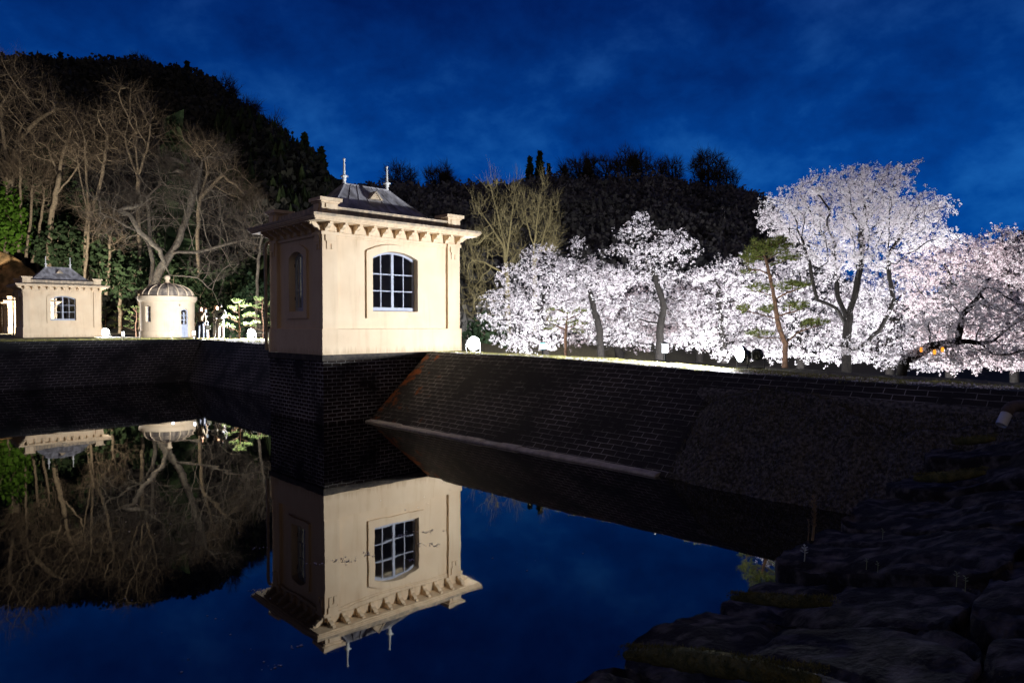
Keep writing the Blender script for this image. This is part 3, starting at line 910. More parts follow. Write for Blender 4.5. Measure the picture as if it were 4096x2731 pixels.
# ------------------------------------------------------------------ lamps
def floodlight(pos, aim, label, watt, size=.42, spot=None, col=(0.93, 0.96, 1.0), lift=.30, radius=.12):
    """a box floodlight on a stirrup; its own light sits just before the lens"""
    rz = math.atan2(aim[1] - pos[1], aim[0] - pos[0]) - math.pi / 2
    Lr = empty('floodlight', pos, rz, label, 'floodlight', 'white floodlights along the reservoir')
    s = size / 2
    b = MB(); pr = [(.001, -.12), (s * .7, -.12), (s, -.05), (s, .0), (s * .9, .0)]; q0 = MB(); q0.lathe(pr, 20); b.add([(x, z, lift + y) for x, y, z in q0.v], q0.f)
    for k in range(7):
        x = -s * .85 + s * 1.7 * k / 6
        b.box(x - .006, x + .006, -.15, -.115, lift - s * .45, lift + s * .45)
    b.build('housing', M['iron'], Lr)
    b = MB(); b.add([(s * .9 * math.cos(a * .3141593), .001, lift + s * .9 * math.sin(a * .3141593)) for a in range(20)], [tuple(range(20))]); b.build('lens', M['lens'], Lr)
    b = MB()
    b.tube([(-s - .02, -.05, lift), (-s - .02, -.05, .02), (s + .02, -.05, .02), (s + .02, -.05, lift)], [.014] * 4, 6)
    b.box(-s * .8, s * .8, -.14, .04, -.02, .015)
    b.build('stirrup', M['iron'], Lr)
    ld = bpy.data.lights.new('lamp_light', 'SPOT' if spot else 'POINT')
    ld.energy = watt * 1.0; ld.color = col; ld.shadow_soft_size = radius
    if spot:
        ld.spot_size = spot; ld.spot_blend = .6
    lo = bpy.data.objects.new('lamp_light', ld); C.objects.link(lo); lo.parent = Lr
    lo.location = (0, .16 if spot else .34, lift + .02)
    tgt = Vector(aim); d = tgt - (Vector(pos) + Vector((0, 0, lift)))
    loc_d = Matrix.Rotation(-rz, 3, 'Z') @ d
    lo.rotation_euler = loc_d.to_track_quat('-Z', 'Y').to_euler()
    return Lr
def gz(p, dz=0.0):
    u, v = UVof(p.x, p.y); return Vector((p.x, p.y, ground_z(u, v) + dz))
RD = math.radians
pA = gz(P(2960, 1440, 13.6))
floodlight(pA, Vector((-6.5, 11.4, 2.9)), 'floodlight in the grass left of the leaning pine', 4700, .34, RD(138))
pB = gz(P(1895, 1400, 22))
floodlight(pB, W(10.5, 3, 2.9), 'glaring floodlight at the right foot of the big cream house', 1900, .46, None)
pC = gz(P(1005, 1358, 33))
floodlight(pC, Vector((-18, 12, 2.5)), 'floodlight left of the big house beside the trimmed pines', 11000, .42, None)
pD = gz(P(421, 1345, 44))
floodlight(pD, Vector((-14, 20, 2)), 'floodlight at the right foot of the small cream house', 2000, .48, None)
floodlight(gz(P(3030, 1440, 14.6)), P(3120, 1170, 17.3), 'second smaller floodlight just right of the first, aimed up at the leaning pine', 420, .26, RD(80))
floodlight(gz(P(3165, 1440, 21.5)), P(3150, 1000, 34), 'unseen floodlight added behind the leaning pine, aimed at the cherry trees', 2500, .30, RD(165))  # added lamp, hidden by the pine trunk, brightens the blossom
floodlight(gz(P(2450, 1430, 30.0), .02), P(2500, 1100, 40), 'unseen floodlight added among the middle cherry trunks', 3100, .26, RD(170))  # added lamp out of sight, lights the middle crowns
floodlight(gz(P(2100, 1430, 29.0), .02), P(2300, 1100, 40), 'unseen floodlight added under the round cherry tree nearest the house', 2000, .26, RD(170))  # added lamp out of sight, lights the crowns nearest the house
floodlight(gz(P(2880, 1430, 31.0), .02), P(2900, 1100, 40), 'unseen floodlight added under the low pinkish cherry tree', 2300, .26, RD(170))  # added hidden lamp for the low pinkish crown
floodlight(gz(P(3310, 1445, 28.5), .0), P(3300, 1000, 36), 'unseen floodlight added behind the forked trunk of the largest cherry tree', 5400, .26, RD(170))  # added hidden lamp, lights the blossom behind the forked trunk
floodlight(gz(P(3868, 1450, 25), .0), P(3850, 1100, 34), 'floodlight under the right hand cherry branches', 5000, .26, RD(170))
floodlight(gz(P(150, 1330, 58)), P(130, 1000, 80), 'unseen floodlight added behind the small cream house to light the rock face', 34000, .4, RD(160), col=(1.0, .88, .7))  # added lamp hidden by the house, brightens the rock face

floodlight(gz(P(2075, 1400, 62)), P(2080, 950, 85), 'unseen floodlight added at the foot of the upright pale bare trees', 22000, .4, RD(150), col=(1, .95, .8))  # added lamp hidden below the crest, brightens the pale trees
def garden_light(px, py, Y, label, m, h=.34, watt=6, s=1.0):
    g = empty('garden_light', gz(P(px, py, Y)), 0, label, 'garden light', 'small solar garden lights in the verge')
    b = MB(); b.tube([(0, 0, -.05), (0, 0, h * .5)], [.012 * s, .012 * s], 8); b.build('stake', M['blackp'], g)
    b = MB(); b.lathe([(.045 * s, h * .5), (.05 * s, h * .5 + .01), (.05 * s, h * .93), (.045 * s, h * .94)], 12); b.build('lantern', m, g)
    b = MB(); b.lathe([(.001, h * .48), (.055 * s, h * .48), (.055 * s, h * .5)], 12); b.build('collar', M['blackp'], g)
    b = MB(); b.lathe([(.065 * s, h * .94), (.065 * s, h * .97), (.03 * s, h * 1.03), (.001, h * 1.04)], 12); b.build('cap', M['blackp'], g)
garden_light(2660, 1432, 15.5, 'small lit garden light on the crest between two cherry trunks', M['glow'], .46, s=1.3)
garden_light(2170, 1412, 20, 'small cyan garden light beside the glaring floodlight', M['cyan'], .38, s=1.6)
garden_light(688, 1358, 29.5, 'small garden light in front of the round hut wall', M['glow'], .40)
garden_light(775, 1360, 29.2, 'small garden light left of the standing visitors', M['glow'], .36)
garden_light(493, 1355, 31, 'small garden light between the small house and the trimmed pines', M['glow'], .42)

# ------------------------------------------------------------------ hills
def interp(tab, x):
    if x <= tab[0][0]: return tab[0][1]
    for (a, b_), (c, d) in zip(tab, tab[1:]):
        if x <= c: return b_ + (d - b_) * (x - a) / (c - a)
    return tab[-1][1]
ridgeL = [(-1500, 420), (-600, 270), (0, 262), (250, 268), (500, 270), (780, 315), (900, 385), (1000, 470), (1130, 560), (1240, 600), (1320, 700), (1400, 840), (1500, 960), (1750, 1100), (2100, 1230), (2400, 1330)]
def hillL(px, Y):
    Yr = 260 if px < 700 else max(150, 260 - (px - 700) * .28)
    s = sm(74, Yr, Y) ** .8
    zr = P(px, interp(ridgeL, px) + 125 + max(0, min(1, (px - 950) / 350)) * 35, Yr).z
    z = 1.3 + (zr - 1.3) * s
    return z + (2.0 * nz2(px, Y * 14, .0035, 2) + .8 * nz2(px, Y * 14, .012, 5)) * min(1, s * 4)
ridgeR = [(800, 760), (1300, 760), (1500, 740), (1700, 742), (2000, 745), (2200, 730), (2450, 715), (2700, 720), (2900, 735), (3020, 770), (3080, 830), (3150, 930), (3300, 1080), (3500, 1200), (3700, 1230), (3850, 1120), (4000, 980), (4100, 930), (4500, 830), (5600, 700)]
def hillR(px, Y):
    s = sm(75, 190, Y)
    zr = P(px, interp(ridgeR, px) + 95, 190).z
    z = -0.8 + (zr + .8) * s
    return z + 2.2 * nz2(px, Y * 14, .003, 7) * min(1, s * 4)
def hill(name, fn, pxs, Ys, m):
    b = MB()
    for px in pxs:
        for Y in Ys:
            p = P(px, 1300, Y); b.v.append((p.x, Y, fn(px, Y)))
    n = len(Ys)
    for i in range(len(pxs) - 1):
        for j in range(n - 1):
            b.f.append((i * n + j, (i + 1) * n + j, (i + 1) * n + j + 1, i * n + j + 1)); b.uv.append(None)
    return tag(b.build(name, m, smooth=True), kind='structure')
# ------------------------------------------------------------------ trees
def grow(starts, blobs, n_attr, step, kill, rng, maxit=140, jitter=.18, trop=(0, 0, .05)):
    """space colonisation. starts: list of polylines (lists of Vectors), the first is the trunk"""
    pos = []; par = []
    for pl in starts:
        pl = [np.array(p, dtype=float) for p in pl]
        prev = -1
        if pos:
            dd = np.linalg.norm(np.array(pos) - pl[0], axis=1); prev = int(np.argmin(dd))
            pts = pl
        else:
            pos.append(pl[0]); par.append(-1); prev = 0; pts = pl
        for a in range(len(pts)):
            tgt = pts[a]
            st = np.array(pos[prev]); L = np.linalg.norm(tgt - st)
            if L < 1e-6: continue
            k = max(1, int(L / step))
            for i in range(1, k + 1):
                q = st + (tgt - st) * i / k
                if i < k: q = q + rng.normal(size=3) * step * .06
                pos.append(q); par.append(prev); prev = len(pos) - 1
    ws = np.array([b[1][0] * b[1][1] * b[1][2] * (b[2] if len(b) > 2 else 1) for b in blobs]) ** .85; ws /= ws.sum()
    A = []
    for b_, w in zip(blobs, ws):
        m = max(4, int(n_attr * w))
        d = rng.normal(size=(m, 3)); d /= np.linalg.norm(d, axis=1)[:, None]
        r = rng.uniform(0.0, 1, m)[:, None] ** (1 / 2.4)
        A.append(np.array(b_[0]) + d * r * np.array(b_[1]))
    A = np.concatenate(A)
    pos = [np.array(p) for p in pos]
    PN = np.array(pos)
    D = np.linalg.norm(A[:, None, :] - PN[None, :, :], axis=2)
    near = D.argmin(1); dist = D.min(1)
    tr = np.array(trop)
    for it in range(maxit):
        if len(A) == 0: break
        acc = {}
        dirs = A - np.array(pos)[near]; dirs /= (np.linalg.norm(dirs, axis=1)[:, None] + 1e-9)
        for i, nn in enumerate(near):
            if nn in acc: acc[nn] += dirs[i]
            else: acc[nn] = dirs[i].copy()
        new = []
        for nn, dv in acc.items():
            L = np.linalg.norm(dv)
            if L < .2: dv = dv + rng.normal(size=3) * .5
            dv = dv / (np.linalg.norm(dv) + 1e-9) + tr + rng.normal(size=3) * jitter
            dv /= np.linalg.norm(dv) + 1e-9
            new.append(len(pos)); pos.append(pos[nn] + dv * step); par.append(int(nn))
        NP = np.array([pos[i] for i in new])
        D = np.linalg.norm(A[:, None, :] - NP[None, :, :], axis=2)
        dm = D.min(1); am = D.argmin(1)
        upd = dm < dist
        near = np.where(upd, np.array(new)[am], near); dist = np.where(upd, dm, dist)
        keep = dist > kill
        A = A[keep]; near = near[keep]; dist = dist[keep]
    return np.array(pos), par
def radii(pos, par, r_tip, r_base):
    n = len(pos); ch = [[] for _ in range(n)]
    for i, p in enumerate(par):
        if p >= 0: ch[p].append(i)
    cnt = np.zeros(n)
    for i in range(n - 1, -1, -1):
        cnt[i] = max(1, sum(cnt[c] for c in ch[i])) if ch[i] else 1
    tot = max(2, cnt[0])
    k = math.log(tot) / math.log(r_base / r_tip)
    r = r_tip * cnt ** (1 / k)
    return r, ch
def wood(b, pos, par, r, ch, minr=0, big=7, flare=1.3):
    heads = [(-1, 0)]
    while heads:
        p, i = heads.pop()
        chain = []; rr = []
        if p >= 0:
            chain.append(pos[p]); rr.append(min(r[p], r[i] * 1.15))
        while True:
            chain.append(pos[i]); rr.append(r[i])
            c = ch[i]
            if not c: break
            c = sorted(c, key=lambda q: -r[q])
            for o in c[1:]: heads.append((i, o))
            i = c[0]
        if len(chain) < 2: continue
        if p < 0:
            rr[0] *= flare; 
            if len(rr) > 2: rr[1] *= 1 + (flare - 1) * .4
        mr = max(rr)
        if mr < minr: continue
        seg = big if mr > .06 else (5 if mr > .02 else 3)
        b.tube(chain, rr, seg, cap=False)

def make_tree(name, label, cat, group, starts, blobs, n_attr, step, kill, r_tip, r_base, bark, seed, crown=None, **kw):
    """crown: function(pos, r, rng, parent) adding foliage objects"""
    rng = np.random.default_rng(seed)
    pos, par = grow(starts, blobs, n_attr, step, kill, rng, **kw)
    r, ch = radii(pos, par, r_tip, r_base)
    base = Vector(pos[0])
    T = empty(name, base, 0, label, cat, group)
    pos = pos - np.array(base)
    b = MB(); wood(b, pos, par, r, ch)
    b.build('trunk', bark, T, smooth=True)
    if crown: crown(pos, par, r, ch, rng, T)
    return T

def blossom_crown(m, per, size, thr, spread, flat=.35):
    def f(pos, par, r, ch, rng, T):
        idx = np.where(r < thr)[0]
        pp = pos[idx]; pr = pos[[max(0, par[i]) for i in idx]]
        # clusters along each twig segment, each of several petals balls
        k = np.repeat(np.arange(len(idx)), per)
        t = rng.uniform(0, 1, len(k))[:, None]
        cc = pp[k] * t + pr[k] * (1 - t)
        cc = cc + rng.normal(size=cc.shape) * spread * np.array([1, 1, .7])
        keep = rng.uniform(size=len(cc)) < .95
        cc = cc[keep]
        cc = np.repeat(cc, 9, axis=0) + rng.normal(size=(len(cc) * 9, 3)) * size * 1.5
        v, q = leaves(cc, size, rng)
        fastmesh('blossom_crown', v, q, m, T)
    return f
def twig_crown(m, per, length, w, thr, updir=.35):
    def f(pos, par, r, ch, rng, T):
        idx = np.where(r < thr)[0]
        V = []; Q = []; nb = 0
        k = np.repeat(idx, per)
        n = len(k)
        p0 = pos[k]; pd = p0 - pos[[max(0, par[i]) for i in k]]
        pd /= np.linalg.norm(pd, axis=1)[:, None] + 1e-9
        d = pd * .8 + rng.normal(size=(n, 3)) * .55; d[:, 2] += updir
        d /= np.linalg.norm(d, axis=1)[:, None]
        L = length * rng.uniform(.4, 1.2, n)[:, None]
        p1 = p0 + d * L * .5
        d2 = d + rng.normal(size=(n, 3)) * .35; d2[:, 2] += updir * .4
        p2 = p1 + d2 * L * .5
        sd = np.cross(d, rng.normal(size=(n, 3))); sd /= np.linalg.norm(sd, axis=1)[:, None] + 1e-9
        a = w * sd
        v = np.stack([p0 - a, p0 + a, p1 + a * .7, p1 - a * .7, p2 + a * .25, p2 - a * .25], axis=1).reshape(-1, 3)
        i0 = (np.arange(n) * 6)[:, None]
        q = np.concatenate([i0 + np.array([[0, 1, 2, 3]]), i0 + np.array([[3, 2, 4, 5]])])
        # side twigs
        p3 = np.repeat(p1, 2, axis=0); dd = np.repeat(d, 2, axis=0) + rng.normal(size=(2 * n, 3)) * .7; dd[:, 2] += updir
        p4 = p3 + dd * np.repeat(L, 2, axis=0) * .35
        s2 = np.repeat(a, 2, axis=0) * .6
        v2 = np.stack([p3 - s2, p3 + s2, p4 + s2 * .3, p4 - s2 * .3], axis=1).reshape(-1, 3)
        q2 = np.arange(2 * n * 4).reshape(-1, 4) + len(v)
        fastmesh('twigs', np.concatenate([v, v2]), np.concatenate([q, q2]), m, T)
    return f
def needle_crown(m, per, length, w, thr, tuft=.0):
    def f(pos, par, r, ch, rng, T):
        idx = np.where(r < thr)[0]
        k = np.repeat(idx, per); n = len(k)
        p0 = pos[k] + rng.normal(size=(n, 3)) * tuft
        d = rng.normal(size=(n, 3)); d[:, 2] = np.abs(d[:, 2]) * 1.1 + .15
        d /= np.linalg.norm(d, axis=1)[:, None]
        L = length * rng.uniform(.6, 1.2, n)[:, None]
        sd = np.cross(d, rng.normal(size=(n, 3))); sd /= np.linalg.norm(sd, axis=1)[:, None] + 1e-9
        a = sd * w
        v = np.stack([p0 - a, p0 + a, p0 + d * L + a * .3, p0 + d * L - a * .3], axis=1).reshape(-1, 3)
        fastmesh('needles', v, np.arange(n * 4).reshape(-1, 4), m, T)
    return f
def leaf_crown(m, per, size, thr, spread, name='foliage'):
    def f(pos, par, r, ch, rng, T):
        idx = np.where(r < thr)[0]
        k = np.repeat(idx, per)
        cc = pos[k] + rng.normal(size=(len(k), 3)) * spread
        v, q = leaves(cc, size, rng, aspect=1.5)
        fastmesh(name, v, q, m, T)
    return f
def blob(px, py, Y, rx, rz, ry=None, w=1.0):
    """ellipsoid at a line of sight; rx, rz are given in pixels of the photograph at that depth"""
    s = Y / F
    return (P(px, py, Y), (rx * s, (ry if ry is not None else rx * s * .8), rz * s), w)
def root(px, py, Y):
    p = P(px, py, Y); return gz(p, -.05)

CH = 'cherry trees in full bloom behind the crest'
BY = {11: 18.5, 12: 13.5, 13: 22, 14: 22.5, 15: 21.5, 16: 23, 17: 30, 18: 30, 19: 27, 20: 26, 21: 24, 22: 23}
def cherry(label, Y, base, starts, blobs, n, seed, m=None, per=4, rb=.13, f=1.0, size=.0185):
    k = Y / 22; step = .22 * k * f; kill = .20 * k * f; rb *= k; size *= k; thr = .015 * k; spread = .09 * k * f; rt = .006 * k
    blobs = [(q[0], q[1], Y + (q[2] - Y0_) , q[3], q[4], q[5] * 1.3) for q in blobs for Y0_ in (BY[seed],)]
    st = []
    b0 = gz(P(base[0], base[1], Y), -.05)
    st.append([b0] + [P(x, y, Y + dy) for x, y, dy in starts[0]])
    for s in starts[1:]:
        st.append([P(x, y, Y + dy) for x, y, dy in s])
    return make_tree('cherry_tree', label, 'cherry tree', CH, st, [blob(*b_) for b_ in blobs], n, step, kill, rt, rb, M['bark'], seed,
                     blossom_crown(m or M['blossom'], per, size, thr, spread))

# big tree on the right
cherry('largest cherry tree, spreading high over the leaning pine', 27.5, (3385, 1440),
       [[(3388, 1330, 0), (3400, 1240, 0), (3420, 1180, 0), (3440, 1080, .2), (3450, 960, .3)],
        [(3385, 1300, 0), (3340, 1230, -.1), (3270, 1200, -.2), (3245, 1100, -.3)],
        [(3385, 1270, 0), (3350, 1180, .2), (3345, 1090, .5), (3330, 1000, .8)],
        [(3400, 1400, 0), (3470, 1370, -.4), (3530, 1300, -.6), (3575, 1210, -.7), (3560, 1120, -.6), (3550, 1020, -.5)]],
       [(3420, 880, 18.5, 300, 130, 2.0), (3200, 860, 18.5, 170, 120, 1.4), (3130, 830, 18.3, 95, 70, .8), (3340, 740, 18.6, 150, 70, 1.2), (3480, 730, 18.6, 160, 75, 1.2),
        (3600, 700, 18.8, 75, 40, .6), (3670, 635, 18.8, 45, 20, .35), (3640, 850, 18.5, 160, 90, 1.4), (3730, 830, 18.7, 60, 40, .5),
        (3250, 1010, 18.1, 170, 55, 1.0), (3600, 960, 18.1, 240, 60, 1.2), (3420, 1040, 18.1, 200, 50, 1.2), (3500, 1250, 18.3, 60, 90, .5), (3400, 1400, 17.6, 60, 40, .4)],
       3600, 11, rb=.15, per=5)
cherry('cherry tree with dark low boughs at the right edge, drooping to the verge', 20, (3560, 1490),
       [[(3620, 1440, 0), (3720, 1385, .1), (3850, 1365, .2), (3950, 1370, .3)],
        [(3830, 1370, .2), (3850, 1260, .1), (3920, 1180, 0), (3960, 1110, -.1)]],
       [(3900, 1200, 13.5, 130, 110, .8), (4020, 1270, 13.6, 120, 110, .8), (3760, 1300, 13.4, 130, 70, .6), (4000, 1400, 13.5, 120, 60, .7), (3800, 1430, 13.4, 150, 40, .6), (3640, 1410, 13.3, 110, 40, .5)],
       1500, 12, rb=.16, per=4)
cherry('tall cherry tree right of the middle with a pointed top and dark gaps', 34.5, (2640, 1425),
       [[(2638, 1330, 0), (2655, 1230, 0), (2625, 1120, .1), (2600, 1040, .2)], [(2600, 1080, .2), (2560, 960, .3), (2560, 900, .3)]],
       [(2560, 930, 22, 75, 70, .5), (2570, 865, 22, 45, 35, .35), (2510, 935, 22, 55, 45, .4), (2470, 1010, 22, 80, 30, .6), (2700, 960, 22.3, 85, 45, .7), (2740, 1010, 22.3, 65, 60, .6),
        (2600, 1010, 22, 130, 45, .9), (2580, 1100, 22.6, 190, 50, 1.0), (2690, 1230, 23.6, 140, 80, 1.0), (2540, 1250, 23.6, 120, 70, 1.0), (2600, 1360, 24, 150, 40, .8)],
       2300, 13, rb=.13)
cherry('cherry tree with a small raised tuft, second from the big house', 34.5, (2410, 1420),
       [[(2400, 1330, 0), (2370, 1210, 0), (2345, 1120, 0), (2310, 1050, .1)]],
       [(2310, 975, 22.5, 42, 22, .4), (2300, 1010, 22.5, 22, 25, .25), (2330, 1075, 22.5, 110, 45, .9), (2420, 1130, 22.2, 120, 70, 1.2), (2330, 1210, 23.4, 150, 90, 1.0), (2440, 1330, 24, 120, 60, 1.0)],
       2000, 14, rb=.12)
cherry('round cherry tree nearest the big cream house', 33.5, (2190, 1412),
       [[(2175, 1340, 0), (2160, 1240, 0), (2200, 1120, .1), (2180, 1040, .1)]],
       [(2170, 1020, 21.5, 90, 50, .8), (2120, 1110, 21.5, 140, 80, 1.2), (2240, 1120, 21.3, 140, 90, 1.3), (2050, 1220, 21.3, 130, 90, 1.1), (2000, 1290, 21.2, 90, 50, .8), (2190, 1260, 21.2, 180, 90, 1.5), (2120, 1360, 21.1, 160, 45, 1.2)],
       2500, 15, rb=.12)
cherry('low pinkish cherry tree between the pointed one and the leaning pine', 35, (2900, 1430),
       [[(2890, 1350, 0), (2880, 1250, 0), (2870, 1180, 0)]],
       [(2950, 1050, 23, 100, 35, .9), (2880, 1110, 23, 150, 60, 1.3), (2990, 1160, 22.7, 150, 80, 1.4), (2850, 1230, 23.7, 160, 90, 1.2), (2960, 1320, 24.2, 180, 90, 1.2), (2780, 1340, 22.4, 100, 70, 1.2), (2960, 1405, 22.2, 160, 30, 1)],
       2300, 16, rb=.10)
# back rows that close the mass
cherry('pink cherry tree behind, filling the gap left of the pointed tree', 42, (2480, 1430),
       [[(2470, 1350, 0), (2470, 1250, 0)]],
       [(2440, 1190, 30, 190, 110, 2.2), (2290, 1270, 30, 170, 120, 2.0), (2560, 1300, 30, 190, 110, 2.2)], 1300, 17, m=M['blossom2'], f=1.1, size=.021)
cherry('pink cherry tree behind, right of the pointed tree', 42, (2800, 1430),
       [[(2800, 1350, 0), (2810, 1250, 0)]],
       [(2820, 1180, 30, 170, 110, 2.2), (2740, 1300, 30, 170, 110, 2.0), (2930, 1250, 30, 170, 130, 2.2)], 1300, 18, m=M['blossom2'], f=1.1, size=.021)
cherry('cherry tree behind the leaning pine, below the largest tree', 37, (3200, 1440),
       [[(3200, 1350, 0), (3190, 1250, 0)]],
       [(3180, 1130, 27, 190, 120, 2.2), (3100, 1290, 27, 200, 110, 2.0), (3310, 1250, 27, 190, 130, 2.2), (3250, 1370, 26, 220, 60, 2.0), (3120, 1410, 25, 200, 40, 1.5), (3330, 1425, 25, 160, 35, 1.5)], 1600, 19, f=1.05, size=.021)
cherry('cherry tree behind the dark forked trunk of the largest tree', 36, (3560, 1450),
       [[(3560, 1350, 0), (3560, 1250, 0)]],
       [(3540, 1140, 26, 200, 130, 2.2), (3460, 1310, 26, 190, 110, 2.0), (3680, 1230, 26, 200, 150, 2.2), (3640, 1380, 25, 220, 60, 2.0), (3560, 1440, 25, 200, 35, 1.5), (3720, 1450, 25, 180, 35, 1.5)], 1800, 20, f=1.05, size=.021)
cherry('wide pale cherry tree right of the largest tree against the sky', 33, (3800, 1450),
       [[(3800, 1350, 0), (3790, 1200, 0), (3800, 1100, 0)]],
       [(3780, 990, 24, 150, 60, 1.6), (3720, 1060, 24, 150, 90, 1.6), (3860, 1080, 24, 150, 110, 1.8), (3820, 1230, 24, 200, 120, 2.0), (3860, 1370, 23.5, 220, 70, 2.0), (3900, 1455, 23, 200, 32, 1.5)], 2500, 21, m=M['blossom2'], f=1.05, size=.021)
cherry('pale cherry tree at the right edge topping the blossom bank', 32, (4060, 1450),
       [[(4060, 1350, 0), (4040, 1200, 0), (4030, 1060, 0)]],
       [(4000, 950, 23, 90, 45, 1.0), (4060, 990, 23, 110, 60, 1.2), (3960, 1060, 23, 120, 90, 1.6), (4080, 1150, 23, 170, 120, 1.8), (4060, 1330, 22.5, 200, 110, 1.8), (4080, 1455, 22, 160, 30, 1.5)], 2500, 22, m=M['blossom2'], f=1.05, size=.021)

# pines
def pine(label, group, Y, trunk, limbs, pads, n, seed, m, rb=.07, nl=.09, per=14, step=.07, kill=.075, w=.0035, thr=.008, rt=.0035, base=None):
    b0 = gz(P(trunk[0][0], trunk[0][1], Y), -.04)
    st = [[b0] + [P(x, y, Y) for x, y in trunk[1:]]]
    for s in limbs: st.append([P(x, y, Y + dy) for x, y, dy in s])
    return make_tree('pine_tree', label, 'pine tree', group, st, [blob(*p_) for p_ in pads], n, step, kill, rt, rb, M['pbark'], seed,
                     needle_crown(m, per, nl, w, thr), jitter=.1, trop=(0, 0, 0.02))
pine('leaning red barked pine on the crest in front of the largest cherry tree', None, 17.3,
     [(3140, 1450), (3143, 1375), (3120, 1320), (3108, 1270), (3100, 1210), (3090, 1150), (3072, 1070), (3055, 1010)],
     [[(3150, 1365, 0), (3190, 1330, -.05), (3240, 1312, -.1), (3290, 1300, -.1)],
      [(3112, 1275, 0), (3060, 1262, .05), (3010, 1250, .05)],
      [(3108, 1265, 0), (3160, 1250, -.1), (3210, 1238, -.1)],
      [(3100, 1190, 0), (3050, 1170, .1), (3010, 1165, .1)],
      [(3100, 1200, 0), (3150, 1170, -.1), (3210, 1150, -.15)],
      [(3130, 1350, 0), (3070, 1352, .15), (3020, 1345, .2)],
      [(3080, 1100, 0), (3040, 1080, .05), (2995, 1078, .1)]],
     [(3060, 1000, 17.30, 80, 39, 0.30), (3110, 985, 17.30, 63, 30, 0.25), (3150, 1030, 17.17, 57, 18, 0.20), (3010, 1035, 17.43, 51, 21, 0.20), (2995, 1085, 17.43, 34, 15, 0.15), (3040, 1150, 17.56, 63, 18, 0.20), (3170, 1145, 17.11, 69, 19, 0.25), (3215, 1140, 17.11, 28, 18, 0.15),
      (3185, 1228, 17.17, 63, 21, 0.20), (2975, 1240, 17.36, 34, 21, 0.20), (3065, 1238, 17.30, 28, 18, 0.15), (3265, 1290, 17.17, 69, 18, 0.20), (3040, 1338, 17.56, 57, 18, 0.20)],
     2200, 31, M['needle'], rb=.066, per=26, nl=.13, step=.095, kill=.1, w=.0045, thr=.011, rt=.0045)
pine('small pine in front of the second cherry tree', None, 26, [(2262, 1415), (2262, 1350), (2266, 1290), (2268, 1250)],
     [[(2264, 1320, 0), (2220, 1300, .1)], [(2266, 1310, 0), (2310, 1300, -.1)], [(2267, 1280, 0), (2320, 1255, 0)]],
     [(2215, 1240, 26, 35, 12, .3), (2210, 1285, 26, 40, 14, .3), (2320, 1245, 26, 35, 12, .3), (2310, 1295, 25.9, 50, 14, .3), (2270, 1250, 26, 35, 10, .25), (2205, 1320, 26, 35, 10, .3), (2320, 1330, 26, 35, 9, .2)],
     420, 32, M['needle'], rb=.06, per=12, step=.13, kill=.13, w=.006, nl=.14, thr=.012, rt=.005)
def niwaki(px, py, Y, hpx, label, seed, wide=1.0):
    T = hpx; R_ = random.Random(seed)
    tr = [(px, py), (px + R_.uniform(-4, 4), py - T * .35), (px + R_.uniform(-5, 5), py - T * .65), (px + R_.uniform(-3, 6), py - T * .9)]
    limbs = []; pads = [(px + 3, py - T * .97, Y, T * .11, T * .05, .18)]
    for k, (hf, ln) in enumerate(((.22, .42), (.30, .46), (.46, .36), (.52, .34), (.68, .26), (.75, .24), (.86, .15))):
        sd = 1 if k % 2 else -1
        ex = px + sd * T * ln * wide; ey = py - T * (hf + .10)
        limbs.append([(px, py - T * (hf - .04), 0), (px + sd * T * ln * .5 * wide, py - T * (hf + .03), R_.uniform(-.1, .1)), (ex, ey, R_.uniform(-.15, .15))])
        pads.append((ex - sd * T * .06, ey - T * .02, Y, T * .13 * wide, T * .035, .25))
        pads.append((px + sd * T * ln * .5 * wide, py - T * (hf + .075), Y + R_.uniform(-.2, .2), T * .11 * wide, T * .03, .25))
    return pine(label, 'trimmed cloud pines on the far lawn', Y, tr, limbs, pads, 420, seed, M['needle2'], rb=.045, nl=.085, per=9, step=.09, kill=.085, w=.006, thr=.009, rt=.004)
niwaki(958, 1352, 31.5, 152, 'trimmed cloud pine right of the standing visitors', 41, 1.05)
niwaki(1052, 1350, 37, 160, 'trimmed cloud pine partly behind the big house downpipe', 42, 1.1)
niwaki(546, 1345, 46, 118, 'trimmed cloud pine against the round hut wall', 43, .95)
niwaki(487, 1345, 47, 124, 'trimmed cloud pine in the middle between small house and round hut', 44, .85)
niwaki(424, 1345, 49, 120, 'trimmed cloud pine rising over the floodlight of the small house', 45, .8)

